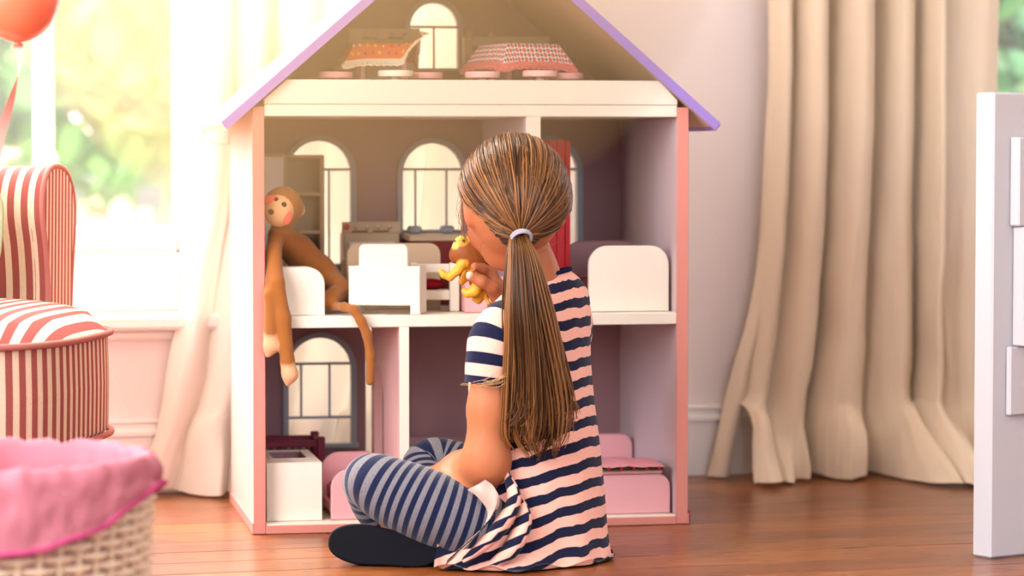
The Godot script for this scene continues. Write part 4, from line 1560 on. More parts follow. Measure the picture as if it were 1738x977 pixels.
func build_hair(root: Node3D, H: Vector3, hb: Basis, base: Vector3) -> void:
	var q := RandomNumberGenerator.new()
	q.seed = 77
	var radii := Vector3(0.0785, 0.0905, 0.0925)
	var tie := Vector3(0.0123, 0.4592, -3.9630) - base
	var pole := (tie - H).normalized()
	var ea := pole.cross(Vector3.UP).normalized()
	var eb := ea.cross(pole)
	var shade := func(k: float) -> Color:
		return lin("210f06").lerp(lin("a06a3c"), clampf(k, 0.0, 1.0))
	var skull := func(d: Vector3, theta: float) -> Vector3:
		var l := hb.inverse() * d
		var r := 1.0 / (l / radii).length()
		return H + d * lerpf((tie - H).length() - 0.004, r, smoothstep(0.0, 0.55, theta))
	var direction := func(phi: float, theta: float) -> Vector3:
		return pole * cos(theta) + (ea * cos(phi) + eb * sin(phi)) * sin(theta)
	var limit := func(phi: float) -> float:              # how far from the tie the hair begins
		var theta := 0.35
		while theta < 2.9:
			var l: Vector3 = hb.inverse() * (direction.call(phi, theta) as Vector3)
			if l.z * 0.85 - l.y * 0.35 > 0.36 or (l.y < -0.40 and l.z > -0.55) or l.y < -0.70:
				break
			theta += 0.03
		return theta
	var P := 72
	var ends := []
	for j in P + 1: ends.append(limit.call(TAU * (j % P) / P))
	var rows := []
	var tints := []
	for i in 22:
		var row := PackedVector3Array()
		var tr := []
		for j in P + 1:
			var phi := TAU * (j % P) / P
			var theta: float = lerpf(0.03, ends[j], i / 21.0)
			var d: Vector3 = direction.call(phi, theta)
			var p: Vector3 = skull.call(d, theta)
			p += d * (0.0008 * sin(phi * 31.0) + 0.0006 * sin(phi * 53.0 + 1.0)) - d * (0.004 if i == 21 else 0.0)
			row.append(p)
			tr.append(shade.call(0.28 + 0.12 * sin(phi * 23.0)))
		rows.append(row)
		tints.append(tr)
	obj("hair_cap", mk().grid(rows, [], true, tints), M.hair, root)
	var strands := mk()
	for k in 900:
		var phi := q.randf() * TAU
		var most: float = limit.call(phi)
		var start := most * (1.0 - pow(q.randf(), 1.7) * 0.75)
		var lift := q.randf_range(0.0004, 0.0022)
		var sway := q.randfn(0.0, 0.05)
		var path := []
		var rad := []
		var n := 11
		for i in n:
			var s := i / (n - 1.0)
			var theta := lerpf(start, 0.045, s)
			var d: Vector3 = direction.call(phi + sway * sin(s * PI) * 1.2, theta)
			path.append((skull.call(d, theta) as Vector3) + d * lift * (0.4 + sin(s * PI)))
			rad.append(lerpf(0.0004, 0.0011, sin(s * PI * 0.9 + 0.15)))
		strands.color = shade.call(pow(q.randf(), 1.5) * 0.85)
		strands.tube(path, rad, 4, false)
	tag(obj("combed_strands", strands, M.hair, root), "", "", "", "stuff")
	# loose wisps round the temple on the left and over the sleeve
	var wisps := mk()
	for k in 26:
		var c := q.randf_range(-0.02, 0.02)
		var from := Vector3(-0.0579, 0.5323, -4.0700) - base + Vector3(q.randf_range(-0.006, 0.004), c, q.randf_range(-0.02, 0.02))
		var to := from + Vector3(q.randf_range(-0.010, 0.012), -q.randf_range(0.05, 0.095), q.randf_range(-0.01, 0.01))
		wisps.color = shade.call(q.randf_range(0.6, 1.2))
		wisps.tube(smooth_path([from, from.lerp(to, 0.5) + Vector3(-q.randf_range(0.004, 0.014), 0, 0), to], 6), [0.00032], 3, false)
	for k in 12:
		var from := Vector3(-0.0008, 0.2754, -3.9350) - base + Vector3(q.randf_range(-0.008, 0.012), q.randf_range(-0.012, 0.015), q.randf_range(-0.006, 0.004))
		var to := Vector3(-0.0639, 0.2574, -3.9150) - base + Vector3(q.randf_range(-0.012, 0.030), q.randf_range(-0.005, 0.006), q.randf_range(0, 0.006))
		wisps.color = lin("c9a070")
		wisps.tube(smooth_path([from, from.lerp(to, 0.55) + Vector3(0, -0.006, 0.004), to], 6), [0.0005, 0.0004], 3, false)
	for k in 30:                                          # flyaways over the crown
		var phi := q.randf() * TAU
		var th0 := q.randf_range(0.5, 1.9)
		var path := []
		for i in 8:
			var d: Vector3 = direction.call(phi + i * 0.05, th0 - i * 0.05)
			path.append((skull.call(d, 1.0) as Vector3) + d * (0.002 + 0.006 * sin(i / 7.0 * PI)))
		wisps.color = shade.call(0.9)
		wisps.tube(path, [0.0003], 3, false)
	tag(obj("wisps", wisps, M.hair, root), "", "", "", "stuff")
	# ponytail
	var spine := smooth_path([tie, Vector3(0.0187, 0.4283, -3.9360) - base, Vector3(0.0252, 0.3636, -3.9300) - base, Vector3(0.0325, 0.2903, -3.9320) - base, Vector3(0.0366, 0.2247, -3.9360) - base, Vector3(0.0351, 0.1793, -3.9400) - base, Vector3(0.0368, 0.1460, -3.9450) - base], 6)
	var wide := smooth_values([0.0125, 0.0225, 0.0345, 0.0415, 0.0425, 0.036, 0.020], 6)
	var tail := mk()
	for lock in 46:                                       # locks of strands that keep together
		var psi := q.randf() * TAU
		var rho := sqrt(q.randf())
		var lock_tone := pow(q.randf(), 1.6) * 0.9
		var reach := q.randf_range(0.76, 1.0)
		var curl := q.randf_range(-1.0, 1.0)
		var phase := q.randf() * TAU
		for k in 11:
			var pp := psi + q.randfn(0.0, 0.22)
			var rr := clampf(rho + q.randfn(0.0, 0.10), 0.0, 1.02)
			var n := int(spine.size() * clampf(reach + q.randfn(0, 0.03), 0.6, 1.0))
			var path := []
			var rad := []
			for i in n:
				var s := float(i) / (spine.size() - 1)
				var e := float(i) / (n - 1)
				var w: float = wide[i]
				var p: Vector3 = spine[i] + Vector3(cos(pp) * rr * w, 0, sin(pp) * rr * minf(w * 0.55, 0.019))
				p.x += 0.007 * s * sin(s * 7.0 + phase) + curl * 0.024 * pow(e, 4.0) - 0.004
				p.z += 0.003 * s * sin(s * 9.0 + phase * 2.0)
				p.y += absf(curl) * 0.020 * pow(e, 7.0)
				path.append(p)
				rad.append(lerpf(0.0012, 0.0005, pow(e, 1.5)))
			var tone := lock_tone + q.randf_range(-0.12, 0.12)
			tail.color = shade.call(tone + 0.15)
			tail.tube(path, rad, 4, false)
	tag(obj("ponytail", tail, M.hair, root), "", "", "", "stuff")
	var band := mk()
	for k in 2:
		var ringp := []
		var ax: Vector3 = (spine[1] - spine[0]).normalized()
		var s1: Vector3 = ax.cross(Vector3.BACK).normalized()
		var s2: Vector3 = ax.cross(s1)
		for j in 25:
			var an := TAU * (j % 24) / 24.0
			ringp.append(tie + ax * (0.002 + 0.0035 * k + 0.0012 * sin(an + k)) + s1 * cos(an) * 0.0140 + s2 * sin(an) * 0.0135)
		band.tube(ringp, [0.0022], 8, false)
	obj("hair_tie", band, mat("hair_tie", Color(0.62, 0.60, 0.64), 0.7), root)


# =================================================================== toys that are held or sit
func build_lion() -> void:
	var o := Vector3(-0.0592, 0.4027, -4.1580)
	var t := thing("toy_lion", "small yellow plastic lion figure with a brown mane held up in the girl's hand", "toy lion", Transform3D(Basis.IDENTITY, o))
	var y := lin("dba233")
	var br := lin("8a4a20")
	var pale := lin("e9cf6a")
	var f := Field.new()
	f.chain([Vector3(-0.0618, 0.4233, -4.1580) - o, Vector3(-0.0523, 0.4070, -4.1580) - o, Vector3(-0.0421, 0.3837, -4.1600) - o], [0.0150, 0.0125, 0.0120], y)
	f.chain([Vector3(-0.0659, 0.4219, -4.1500) - o, Vector3(-0.0779, 0.4049, -4.1460) - o, Vector3(-0.0898, 0.3947, -4.1460) - o, Vector3(-0.0984, 0.3972, -4.1460) - o], [0.0085, 0.0065, 0.0055, 0.0048], y)
	f.bone(Vector3(-0.0993, 0.3981, -4.1460) - o, Vector3(-0.1027, 0.4024, -4.1460) - o, 0.0048, 0.0042, y)
	f.chain([Vector3(-0.0593, 0.4161, -4.1680) - o, Vector3(-0.0680, 0.3936, -4.1700) - o, Vector3(-0.0732, 0.3867, -4.1700) - o], [0.0075, 0.0060, 0.0050], y)
	f.chain([Vector3(-0.0463, 0.3876, -4.1500) - o, Vector3(-0.0539, 0.3741, -4.1460) - o, Vector3(-0.0642, 0.3707, -4.1460) - o, Vector3(-0.0693, 0.3741, -4.1460) - o], [0.0105, 0.0080, 0.0058, 0.0048], y)
	f.chain([Vector3(-0.0387, 0.3852, -4.1660) - o, Vector3(-0.0439, 0.3680, -4.1660) - o, Vector3(-0.0490, 0.3603, -4.1640) - o, Vector3(-0.0550, 0.3630, -4.1620) - o], [0.0095, 0.0065, 0.0052, 0.0046], y)
	f.chain([Vector3(-0.0395, 0.3769, -4.1600) - o, Vector3(-0.0369, 0.3615, -4.1580) - o, Vector3(-0.0318, 0.3530, -4.1560) - o], [0.0028, 0.0024, 0.0024], y)
	f.bone(Vector3(-0.0318, 0.3521, -4.1560) - o, Vector3(-0.0283, 0.3504, -4.1560) - o, 0.0042, 0.0034, br)
	f.egg(Vector3(-0.0652, 0.4302, -4.1580) - o, Vector3(0.0235, 0.0200, 0.0190), Basis(Vector3.BACK, -0.5), br)
	f.egg(Vector3(-0.0558, 0.4233, -4.1580) - o, Vector3(0.0190, 0.0200, 0.0170), Basis.IDENTITY, br)
	f.egg(Vector3(-0.0832, 0.4268, -4.1580) - o, Vector3(0.0085, 0.0130, 0.0120), Basis.IDENTITY, br)
	for k in 16:
		var an := TAU * k / 16.0
		var c: Vector3 = Vector3(-0.0643, 0.4311, -4.1580) - o
		f.bone(c + Vector3(cos(an) * 0.012, sin(an) * 0.010, 0.010), c + Vector3(cos(an) * 0.021 + 0.003, sin(an) * 0.017 - 0.005, 0.010), 0.0055, 0.0028, br)
	f.egg(Vector3(-0.0719, 0.4433, -4.1520) - o, Vector3(0.0115, 0.0105, 0.0115), Basis.IDENTITY, y)
	f.egg(Vector3(-0.0788, 0.4399, -4.1500) - o, Vector3(0.0080, 0.0060, 0.0080), Basis.IDENTITY, pale)
	f.egg(Vector3(-0.0762, 0.4485, -4.1500) - o, Vector3(0.0075, 0.0050, 0.0065), Basis(Vector3.BACK, 0.5), pale)
	f.egg(Vector3(-0.0813, 0.4460, -4.1470) - o, Vector3(0.0026, 0.0024, 0.0034), Basis.IDENTITY, lin("3b2416"))
	f.egg(Vector3(-0.0701, 0.4470, -4.1420) - o, Vector3(0.0022, 0.0024, 0.0018), Basis.IDENTITY, lin("241810"))
	f.egg(Vector3(-0.0625, 0.4502, -4.1500) - o, Vector3(0.0048, 0.0052, 0.0030), Basis.IDENTITY, y)
	obj("figure", f.into(mk(), 0.0019, 0.0012), M.toy_plastic, t)


func build_monkey() -> void:
	var t := thing("toy_monkey", "brown plush monkey with coral cheeks, long arms and tail hanging over the doll house shelf", "toy monkey", in_house(-0.25, 0.3285, -0.08))
	var o := Vector3(-0.25, 0.3285, -0.08)
	var fur := lin("a0622e")
	var peach := lin("e2ac82")
	var f := Field.new()
	f.egg(Vector3(-0.2853, 0.4924, -0.0550) - o, Vector3(0.0300, 0.0310, 0.0290), Basis.IDENTITY, fur)
	f.egg(Vector3(-0.2565, 0.4869, -0.0550) - o, Vector3(0.0060, 0.0085, 0.0040), Basis.IDENTITY, peach)
	f.chain([Vector3(-0.2852, 0.4478, -0.0750) - o, Vector3(-0.2572, 0.4230, -0.1100) - o, Vector3(-0.2230, 0.3919, -0.1300) - o, Vector3(-0.1995, 0.3630, -0.1350) - o], [0.0200, 0.0250, 0.0245, 0.0260], fur)
	f.bone(Vector3(-0.2852, 0.4478, -0.0750) - o, Vector3(-0.2849, 0.4708, -0.0600) - o, 0.015, 0.016, fur)
	f.chain([Vector3(-0.2058, 0.3775, -0.1200) - o, Vector3(-0.1957, 0.3687, -0.0900) - o, Vector3(-0.1908, 0.3635, -0.0850) - o, Vector3(-0.2075, 0.3549, -0.0600) - o, Vector3(-0.2238, 0.3495, -0.0450) - o], [0.0180, 0.0140, 0.0130, 0.0125, 0.0115], fur)
	f.chain([Vector3(-0.2069, 0.3577, -0.1500) - o, Vector3(-0.2377, 0.3480, -0.1650) - o, Vector3(-0.2556, 0.3433, -0.1700) - o], [0.0180, 0.0130, 0.0120], fur)
	f.chain([Vector3(-0.2939, 0.4501, -0.0600) - o, Vector3(-0.3029, 0.4227, -0.0250) - o, Vector3(-0.3018, 0.3799, 0.0160) - o, Vector3(-0.2926, 0.3269, 0.0190) - o, Vector3(-0.2866, 0.2630, 0.0190) - o], [0.0120, 0.0115, 0.0108, 0.0110, 0.0105], fur)
	f.chain([Vector3(-0.2948, 0.4480, -0.0700) - o, Vector3(-0.3043, 0.4139, -0.0200) - o, Vector3(-0.3116, 0.3623, 0.0160) - o, Vector3(-0.3119, 0.3075, 0.0170) - o], [0.0100, 0.0095, 0.0095, 0.0100], fur)
	f.chain([Vector3(-0.2865, 0.2594, 0.0180) - o, Vector3(-0.2831, 0.2416, 0.0180) - o, Vector3(-0.2858, 0.2284, 0.0180) - o], [0.0100, 0.0120, 0.0045], peach)
	f.chain([Vector3(-0.3119, 0.3021, 0.0160) - o, Vector3(-0.3110, 0.2844, 0.0160) - o, Vector3(-0.3155, 0.2721, 0.0160) - o], [0.0098, 0.0112, 0.0050], peach)
	f.chain([Vector3(-0.2156, 0.3484, -0.1000) - o, Vector3(-0.2097, 0.3401, -0.0500) - o, Vector3(-0.1974, 0.3412, -0.0100) - o, Vector3(-0.1848, 0.3378, 0.0110) - o, Vector3(-0.1744, 0.3209, 0.0135) - o, Vector3(-0.1655, 0.3002, 0.0130) - o, Vector3(-0.1600, 0.2671, 0.0120) - o, Vector3(-0.1609, 0.2286, 0.0110) - o], [0.0080, 0.0068, 0.0066, 0.0066, 0.0068, 0.0068, 0.0066, 0.0062], fur)
	obj("body", f.into(mk(), 0.0034, 0.0022), M.plush, t)
	# face and felt patches, turned a little to the left
	var turn := Basis(Vector3.UP, deg_to_rad(-16)) * Basis(Vector3.BACK, deg_to_rad(-8))
	var c := Vector3(-0.2922, 0.4874, -0.0400) - o
	var face := mk().ball(c, Vector3(0.0240, 0.0255, 0.0175), 12, 20, turn)
	obj("face", face, mat("felt_peach", Color(0.88, 0.68, 0.50), 0.95, 0.1), t)
	var on := func(x: float, y: float, rx: float, ry: float, out: float) -> Array:
		var z := 0.0170 * sqrt(maxf(1.0 - pow(x / 0.0225, 2.0) - pow(y / 0.0235, 2.0), 0.02))
		return [c + turn * Vector3(x, y, z - 0.001), Vector3(rx, ry, out)]
	var spots := [["cheek", -0.0115, 0.0125, 0.0122, 0.0092, 0.0036, "felt_coral", Color(0.93, 0.42, 0.36)], ["cheek", 0.0150, -0.0085, 0.0078, 0.0118, 0.0040, "felt_coral", Color(0.93, 0.42, 0.36)],
		["eye", 0.0080, 0.0095, 0.0046, 0.0046, 0.0030, "felt_dark", Color(0.22, 0.15, 0.11)], ["eye", -0.0045, 0.0150, 0.0042, 0.0042, 0.0030, "felt_dark", Color(0.22, 0.15, 0.11)], ["nose", -0.0085, -0.0035, 0.0054, 0.0046, 0.0034, "felt_nose", Color(0.27, 0.18, 0.14)]]
	for s in spots:
		var q: Array = on.call(s[1], s[2], s[3], s[4], s[5])
		obj(s[0], mk().ball(q[0], q[1], 8, 14, turn), mat(s[6], s[7], 0.95, 0.1), t)
	var line := []
	for k in 11:
		var u := k / 10.0
		var x := lerpf(-0.0165, 0.0125, u)
		var y := -0.0115 - 0.0045 * sin(u * PI) - 0.003 * u
		line.append((on.call(x, y, 0, 0, 0)[0] as Vector3) + turn * Vector3(0, 0, 0.0012))
	obj("mouth", mk().tube(line, [0.0007], 5), M.felt_dark, t)


# =================================================================== doll furniture
func panel(poly: Array, z0: float, z1: float, b := 0.0012) -> MeshMaker:
	return mk().prism(poly, z0, z1, b)


# a bed seen end on: two boards, rails, mattress and a cover; base at the middle of the near end
func doll_bed(label: String, at: Transform3D, wide: float, long: float, near_high: float, far_high: float, radius: float, paint: String, bedding: String, bed_high: float, far_paint := "") -> Node3D:
	var t := thing("doll_bed", label, "doll bed", at)
	var w := wide / 2
	obj("headboard", panel(rounded(-w, 0, w, near_high, [0, 0, radius, radius]), -0.010, 0.0), M[paint], t)
	obj("headboard", panel(rounded(-w, 0, w, far_high, [0, 0, radius, radius]), -long, -long + 0.010), M[far_paint if far_paint else paint], t)
	for s in [-1.0, 1.0]:
		obj("rail", bx(minf(s * (w - 0.001), s * (w - 0.008)), maxf(s * (w - 0.001), s * (w - 0.008)), 0.008, 0.024, -long + 0.010, -0.010), M[paint], t)
	obj("mattress", bx(-w + 0.009, w - 0.009, 0.016, bed_high, -long + 0.011, -0.011, 0.006), M[bedding], t)
	return t


func doll_stool(label: String, at: Transform3D, paint: String) -> void:
	var t := thing("doll_stool", label, "doll stool", at, "round stools in the attic")
	obj("seat", mk().lathe([[0.0005, 0.040], [0.0255, 0.040], [0.0270, 0.0412], [0.0270, 0.0488], [0.0258, 0.050], [0.0005, 0.0502]], 28), M[paint], t)
	obj("leg", mk().lathe([[0.0005, 0.0], [0.015, 0.0], [0.015, 0.004], [0.0065, 0.006], [0.0065, 0.040]], 16), M[paint], t)


# cloth print: coloured dots or checks
func cloth_texture(checked: bool) -> ImageTexture:
	var S := 512
	var im := Image.create(S, S, false, Image.FORMAT_RGB8)
	var r := RandomNumberGenerator.new()
	r.seed = 6
	if checked:
		im.fill(Color(0.93, 0.88, 0.88))
		var n := 12
		var s := S / n
		for i in n + 1:
			for j in n + 1:
				var col := Color(0.84, 0.22, 0.20) if (i + j) % 2 == 0 else Color(0.20, 0.24, 0.38)
				var rad := s * (0.46 if (i + j) % 2 == 0 else 0.33)
				disc(im, Vector2(i * s + s / 2.0, j * s + s / 2.0), rad, col)
				if (i + j) % 2 == 0: disc(im, Vector2(i * s + s / 2.0, j * s + s / 2.0), rad * 0.4, Color(0.93, 0.45, 0.38))
	else:
		im.fill(Color(0.90, 0.42, 0.27))
		var tones := [Color(0.96, 0.90, 0.84), Color(0.42, 0.45, 0.60), Color(0.94, 0.76, 0.30), Color(0.78, 0.30, 0.12)]
		var n := 7
		for i in n:
			for j in n:
				disc(im, Vector2((i + 0.5 + 0.5 * (j % 2)) * S / n + r.randf_range(-8, 8), (j + 0.5) * S / n + r.randf_range(-8, 8)), 15.0, tones[(i * 3 + j * 2 + r.randi() % 2) % 4])
	return ImageTexture.create_from_image(im)


func disc(im: Image, c: Vector2, r: float, col: Color) -> void:
	for y in range(maxi(int(c.y - r), 0), mini(int(c.y + r) + 1, im.get_height())):
		for x in range(maxi(int(c.x - r), 0), mini(int(c.x + r) + 1, im.get_width())):
			if Vector2(x, y).distance_to(c) < r: im.set_pixel(x, y, col)


# a cloth over a small table: flat top, sides that hang and flare, lace below; lift(x, z) raises a corner
func doll_tablecloth(label: String, at: Transform3D, w: float, d: float, drop: float, flare: float, cloth: Material, lace: Material, lift: Callable, seed_number: int) -> void:
	var t := thing("tablecloth", label, "tablecloth", at, "")
	var N := 160
	var q := FastNoiseLite.new()
	q.seed = seed_number
	q.frequency = 1.0
	var outline := func(s: float) -> Array:               # a point on the rectangle's edge and its outward way
		var per := 2 * (w + d)
		var l := fposmod(s, 1.0) * per
		if l < w: return [Vector2(-w / 2 + l, d / 2), Vector2(0, 1)]
		l -= w
		if l < d: return [Vector2(w / 2, d / 2 - l), Vector2(1, 0)]
		l -= d
		if l < w: return [Vector2(w / 2 - l, -d / 2), Vector2(0, -1)]
		l -= w
		return [Vector2(-w / 2, -d / 2 + l), Vector2(-1, 0)]
	var make := func(from: float, to: float, steps: int, scallop: bool) -> Array:
		var rows := []
		var uvs := []
		for i in steps + 1:
			var k := lerpf(from, to, float(i) / steps)
			var row := PackedVector3Array()
			var ur := PackedVector2Array()
			for j in N + 1:
				var s := float(j % N) / N
				var a: Array = outline.call(s)
				var b: Array = outline.call(s + 0.004)
				var e: Vector2 = (a[1] + b[1]) / 2.0
				var corner := 1.0
				var p: Vector2 = a[0]
				var near_corner := exp(-pow((absf(p.x) - w / 2) / 0.010, 2.0)) * exp(-pow((absf(p.y) - d / 2) / 0.010, 2.0))
				e = e.lerp(Vector2(signf(p.x), signf(p.y)) * 0.9, near_corner)
				var hang := drop * k * (1.0 + 0.16 * near_corner)
				if scallop and i == steps: hang += 0.0028 * absf(sin(s * TAU * 17.0))
				var out := flare * k * (1.0 + 0.5 * near_corner) + 0.0020 * k * q.get_noise_2d(s * 14.0, k)
				var up: float = lift.call(p.x, p.y) * k
				row.append(Vector3(p.x + e.x * out, 0.0015 - hang + up, p.y + e.y * out))
				ur.append(Vector2(p.x + e.x * hang, p.y + e.y * hang) / 0.085)
			rows.append(row)
			uvs.append(ur)
		rows.reverse()
		uvs.reverse()
		return [rows, uvs]
	var g: Array = make.call(0.0, 0.72, 6, false)
	var top := PackedVector3Array()
	var tu := PackedVector2Array()
	for p in g[0][-1]:
		top.append(Vector3(p.x * 0.02, p.y, p.z * 0.02))
		tu.append(Vector2(p.x, p.z) * 0.02 / 0.085)
	g[0].append(top)
	g[1].append(tu)
	obj("cloth", mk().grid(g[0], g[1], true), cloth, t)
	var l: Array = make.call(0.72, 1.0, 4, true)
	obj("lace_edge", mk().grid(l[0], [], true), lace, t)
	var beads := mk()                                     # loops of the lace
	for j in range(0, N, 2):
		var p: Vector3 = l[0][1][j]
		beads.ball(p, Vector3(0.0024, 0.0024, 0.0016), 4, 6)
	obj("lace_loops", beads, lace, t)


func doll_table(label: String, at: Transform3D, w: float, d: float, h: float, paint: String) -> void:
	var t := thing("doll_table", label, "doll table", at, "")
	obj("table_top", bx(-w / 2, w / 2, h - 0.008, h, -d / 2, d / 2), M[paint], t)
	for x in [-1.0, 1.0]:
		for z in [-1.0, 1.0]:
			obj("leg", bx(x * (w / 2 - 0.008) - 0.004, x * (w / 2 - 0.008) + 0.004, 0, h - 0.008, z * (d / 2 - 0.008) - 0.004, z * (d / 2 - 0.008) + 0.004), M[paint], t)


func doll_stove(label: String, at: Transform3D, w: float, h: float, d: float, knobs: Array, spot: bool) -> void:
	var t := thing("doll_stove", label, "doll stove", at, "")
	obj("body", bx(-w / 2, w / 2, 0, h, -d, 0), M.tan, t)
	obj("control_board", bx(-w / 2 - 0.003, w / 2 + 0.003, h, h + 0.019, -0.010, 0.0), M.tan, t)
	obj("oven_door", bx(-w / 2 + 0.008, w / 2 - 0.008, 0.012, h - 0.014, 0.0002, 0.003), M.cream, t)
	var turn := Basis(Vector3.RIGHT, PI / 2)
	for x in knobs:
		obj("knob", mk().lathe([[0.0005, 0], [0.0032, 0], [0.0034, 0.004], [0.0026, 0.0055], [0.0003, 0.006]], 12, Transform3D(turn, Vector3(x, h + 0.0105, 0))), M.knob_metal, t)
	for x in [knobs[0] + 0.006, knobs[2] + 0.006]:
		obj("vent_slot", bx(x - 0.013, x + 0.013, h + 0.0025, h + 0.0048, 0.0001, 0.0009, 0.0003), M.dark, t)
	if spot:
		obj("button", mk().lathe([[0.0005, 0], [0.0052, 0], [0.0050, 0.0015], [0.0003, 0.002]], 14, Transform3D(turn, Vector3(-w / 2 + 0.004, h + 0.0105, 0))), M.red, t)


func build_doll_furniture() -> void:
	var F1 := 0.3285
	var F0 := 0.0145
	var F2 := 0.6475
	var D := HOUSE_DEPTH
	# ---------------- attic
	doll_table("doll table under the orange dotted cloth in the attic, left of the arched window", in_house(-0.124, F2, -0.135), 0.080, 0.070, 0.094, "doll_pink")
	doll_table("doll table under the red and blue checked cloth, right of the arched attic window", in_house(0.096, F2, -0.135, 20), 0.086, 0.070, 0.094, "doll_pink")
	var dotted := mat("dotted_cloth", Color.WHITE, 0.9, 0.15)
	dotted.albedo_texture = cloth_texture(false)
	var checked := mat("checked_cloth", Color.WHITE, 0.9, 0.15)
	checked.albedo_texture = cloth_texture(true)
	var white_lace := mat("white_lace", Color(0.92, 0.87, 0.78), 0.95, 0.1)
	var pink_lace := mat("pink_lace", Color(0.86, 0.46, 0.46), 0.95, 0.1)
	for m in [dotted, checked, white_lace, pink_lace]: m.cull_mode = BaseMaterial3D.CULL_DISABLED
	doll_tablecloth("orange dotted cloth with white lace, one corner flipped up, on the attic doll table", in_house(-0.124, F2 + 0.0945, -0.135), 0.092, 0.076, 0.034, 0.016, dotted, white_lace,
		func(x: float, z: float) -> float: return 0.054 * smoothstep(0.024, 0.046, x) * smoothstep(-0.03, 0.03, z), 3)
	doll_tablecloth("red and blue checked cloth with pink lace on the attic doll table", in_house(0.096, F2 + 0.0945, -0.135, 20), 0.096, 0.084, 0.038, 0.018, checked, pink_lace,
		func(_x: float, _z: float) -> float: return 0.0, 8)
	doll_stool("pink round doll stool left of the dotted attic table, under the roof slope", in_house(-0.204, F2, -0.06), "doll_pink")
	doll_stool("cream round doll stool in front of the dotted attic table", in_house(-0.1135, F2 + 0.002, -0.042), "cream")
	doll_stool("pink round doll stool right of the cream stool, below the attic window", in_house(-0.0625, F2, -0.075), "doll_pink")
	doll_stool("pink round doll stool at the left corner of the checked attic table", in_house(0.0225, F2 + 0.001, -0.05), "soft_pink")
	doll_stool("pale pink round doll stool in front of the checked attic table", in_house(0.1115, F2 + 0.003, -0.045), "soft_pink")
	doll_stool("dull pink round doll stool behind the right corner of the checked attic table", in_house(0.158, F2, -0.075), "doll_pink")
	doll_stove("tan doll stove with four knobs at the attic's back wall, left of the arched window", in_house(-0.0935, F2, -0.305), 0.110, 0.108, 0.06, [-0.030, -0.010, 0.012, 0.032], false)
	var t := thing("doll_dresser", "tan doll dresser with a dark framed opening, right of the attic window", "doll dresser", in_house(0.118, F2, -0.375))
	obj("back_board", bx(-0.072, 0.072, 0, 0.118, -0.008, 0.0), M.tan, t)
	obj("frame_side", bx(-0.072, -0.058, 0, 0.118, 0.0, 0.012), M.tan, t)
	obj("frame_side", bx(0.058, 0.072, 0, 0.118, 0.0, 0.012), M.tan, t)
	obj("frame_top", bx(-0.058, 0.058, 0.103, 0.118, 0.0, 0.012), M.tan, t)
	obj("mirror", bx(-0.058, 0.058, 0.0, 0.103, 0.0002, 0.002, 0.0004), M.mauve, t)
	for x in [-0.062, -0.026]:
		obj("knob", mk().lathe([[0.0005, 0], [0.006, 0], [0.006, 0.007], [0.0005, 0.0075]], 12, Transform3D(Basis.IDENTITY, Vector3(x, 0.118, 0.004))), M.tan, t)
	# ---------------- upper left room
	t = thing("doll_bookcase", "tall open tan doll bookcase standing behind the plush monkey's head", "doll bookcase", in_house(-0.2275, F1, -0.29))
	obj("side", bx(-0.033, -0.027, 0, 0.242, -0.06, 0), M.tan, t)
	obj("side", bx(0.026, 0.0335, 0, 0.242, -0.06, 0), M.tan, t)
	obj("back", bx(-0.027, 0.026, 0, 0.242, -0.06, -0.056), M.tan, t)
	for y in [0.0, 0.058, 0.115, 0.176, 0.236]:
		obj("shelf", bx(-0.027, 0.026, y, y + 0.006, -0.056, 0), M.tan, t)
	t = thing("doll_wardrobe", "tall plain cream doll wardrobe in the corner left of the tan bookcase", "doll wardrobe", in_house(-0.2895, F1, -0.25))
	obj("body", bx(-0.027, 0.027, 0, 0.245, -0.075, 0, 0.002), M.tan, t)
	obj("door", bx(-0.025, 0.025, 0.008, 0.240, 0.0002, 0.004, 0.0015), M.cream, t)
	doll_stove("tan doll stove with four knobs and a red button at the upper back wall", in_house(-0.116, F1, -0.30), 0.090, 0.115, 0.06, [-0.0255, -0.0085, 0.0085, 0.0275], true)
	t = thing("doll_sink_unit", "tan doll kitchen unit with a dark red front below the upper middle window", "doll cabinet", in_house(0.003, F1, -0.27))
	obj("worktop", bx(-0.062, 0.072, 0.103, 0.113, -0.10, 0.003), M.tan, t)
	obj("body", bx(-0.060, 0.070, 0, 0.103, -0.10, 0), M.red_brown, t)
	for x in [-0.042, 0.012]:
		obj("tap", bx(x - 0.011, x + 0.011, 0.113, 0.126, -0.09, -0.07, 0.003), M.frame_blue, t)
	doll_bed("cream doll bed with a rounded end, standing behind the white doll armchair", in_house(-0.101, F1, -0.150), 0.148, 0.10, 0.104, 0.080, 0.018, "tan", "cream", 0.05)
	t = thing("doll_armchair", "white wooden doll armchair seen from behind at the shelf edge", "doll armchair", in_house(-0.1335, F1, -0.020, -19))
	var sil := []                                        # stepped back: low arms, tall rounded middle, a notch below
	sil.append_array([Vector2(-0.0565, 0), Vector2(-0.043, 0), Vector2(-0.043, 0.0135), Vector2(0.039, 0.0135), Vector2(0.039, 0), Vector2(0.0545, 0), Vector2(0.0545, 0.0735), Vector2(0.0355, 0.0735)])
	for p in rounded(-0.0405, 0.08, 0.0355, 0.107, [0, 0, 0.009, 0.009], 6).slice(2): sil.append(p)
	sil.append(Vector2(-0.0405, 0.0735))
	sil.append(Vector2(-0.0565, 0.0735))
	obj("back", panel(sil, -0.010, 0.0), M.cream, t)
	for s in [-1.0, 1.0]:
		obj("arm", bx(minf(s * 0.0545, s * 0.042), maxf(s * 0.0545, s * 0.042), 0, 0.0730, -0.055, -0.010), M.cream, t)
	obj("seat", bx(-0.042, 0.042, 0.028, 0.040, -0.055, -0.010), M.cream, t)
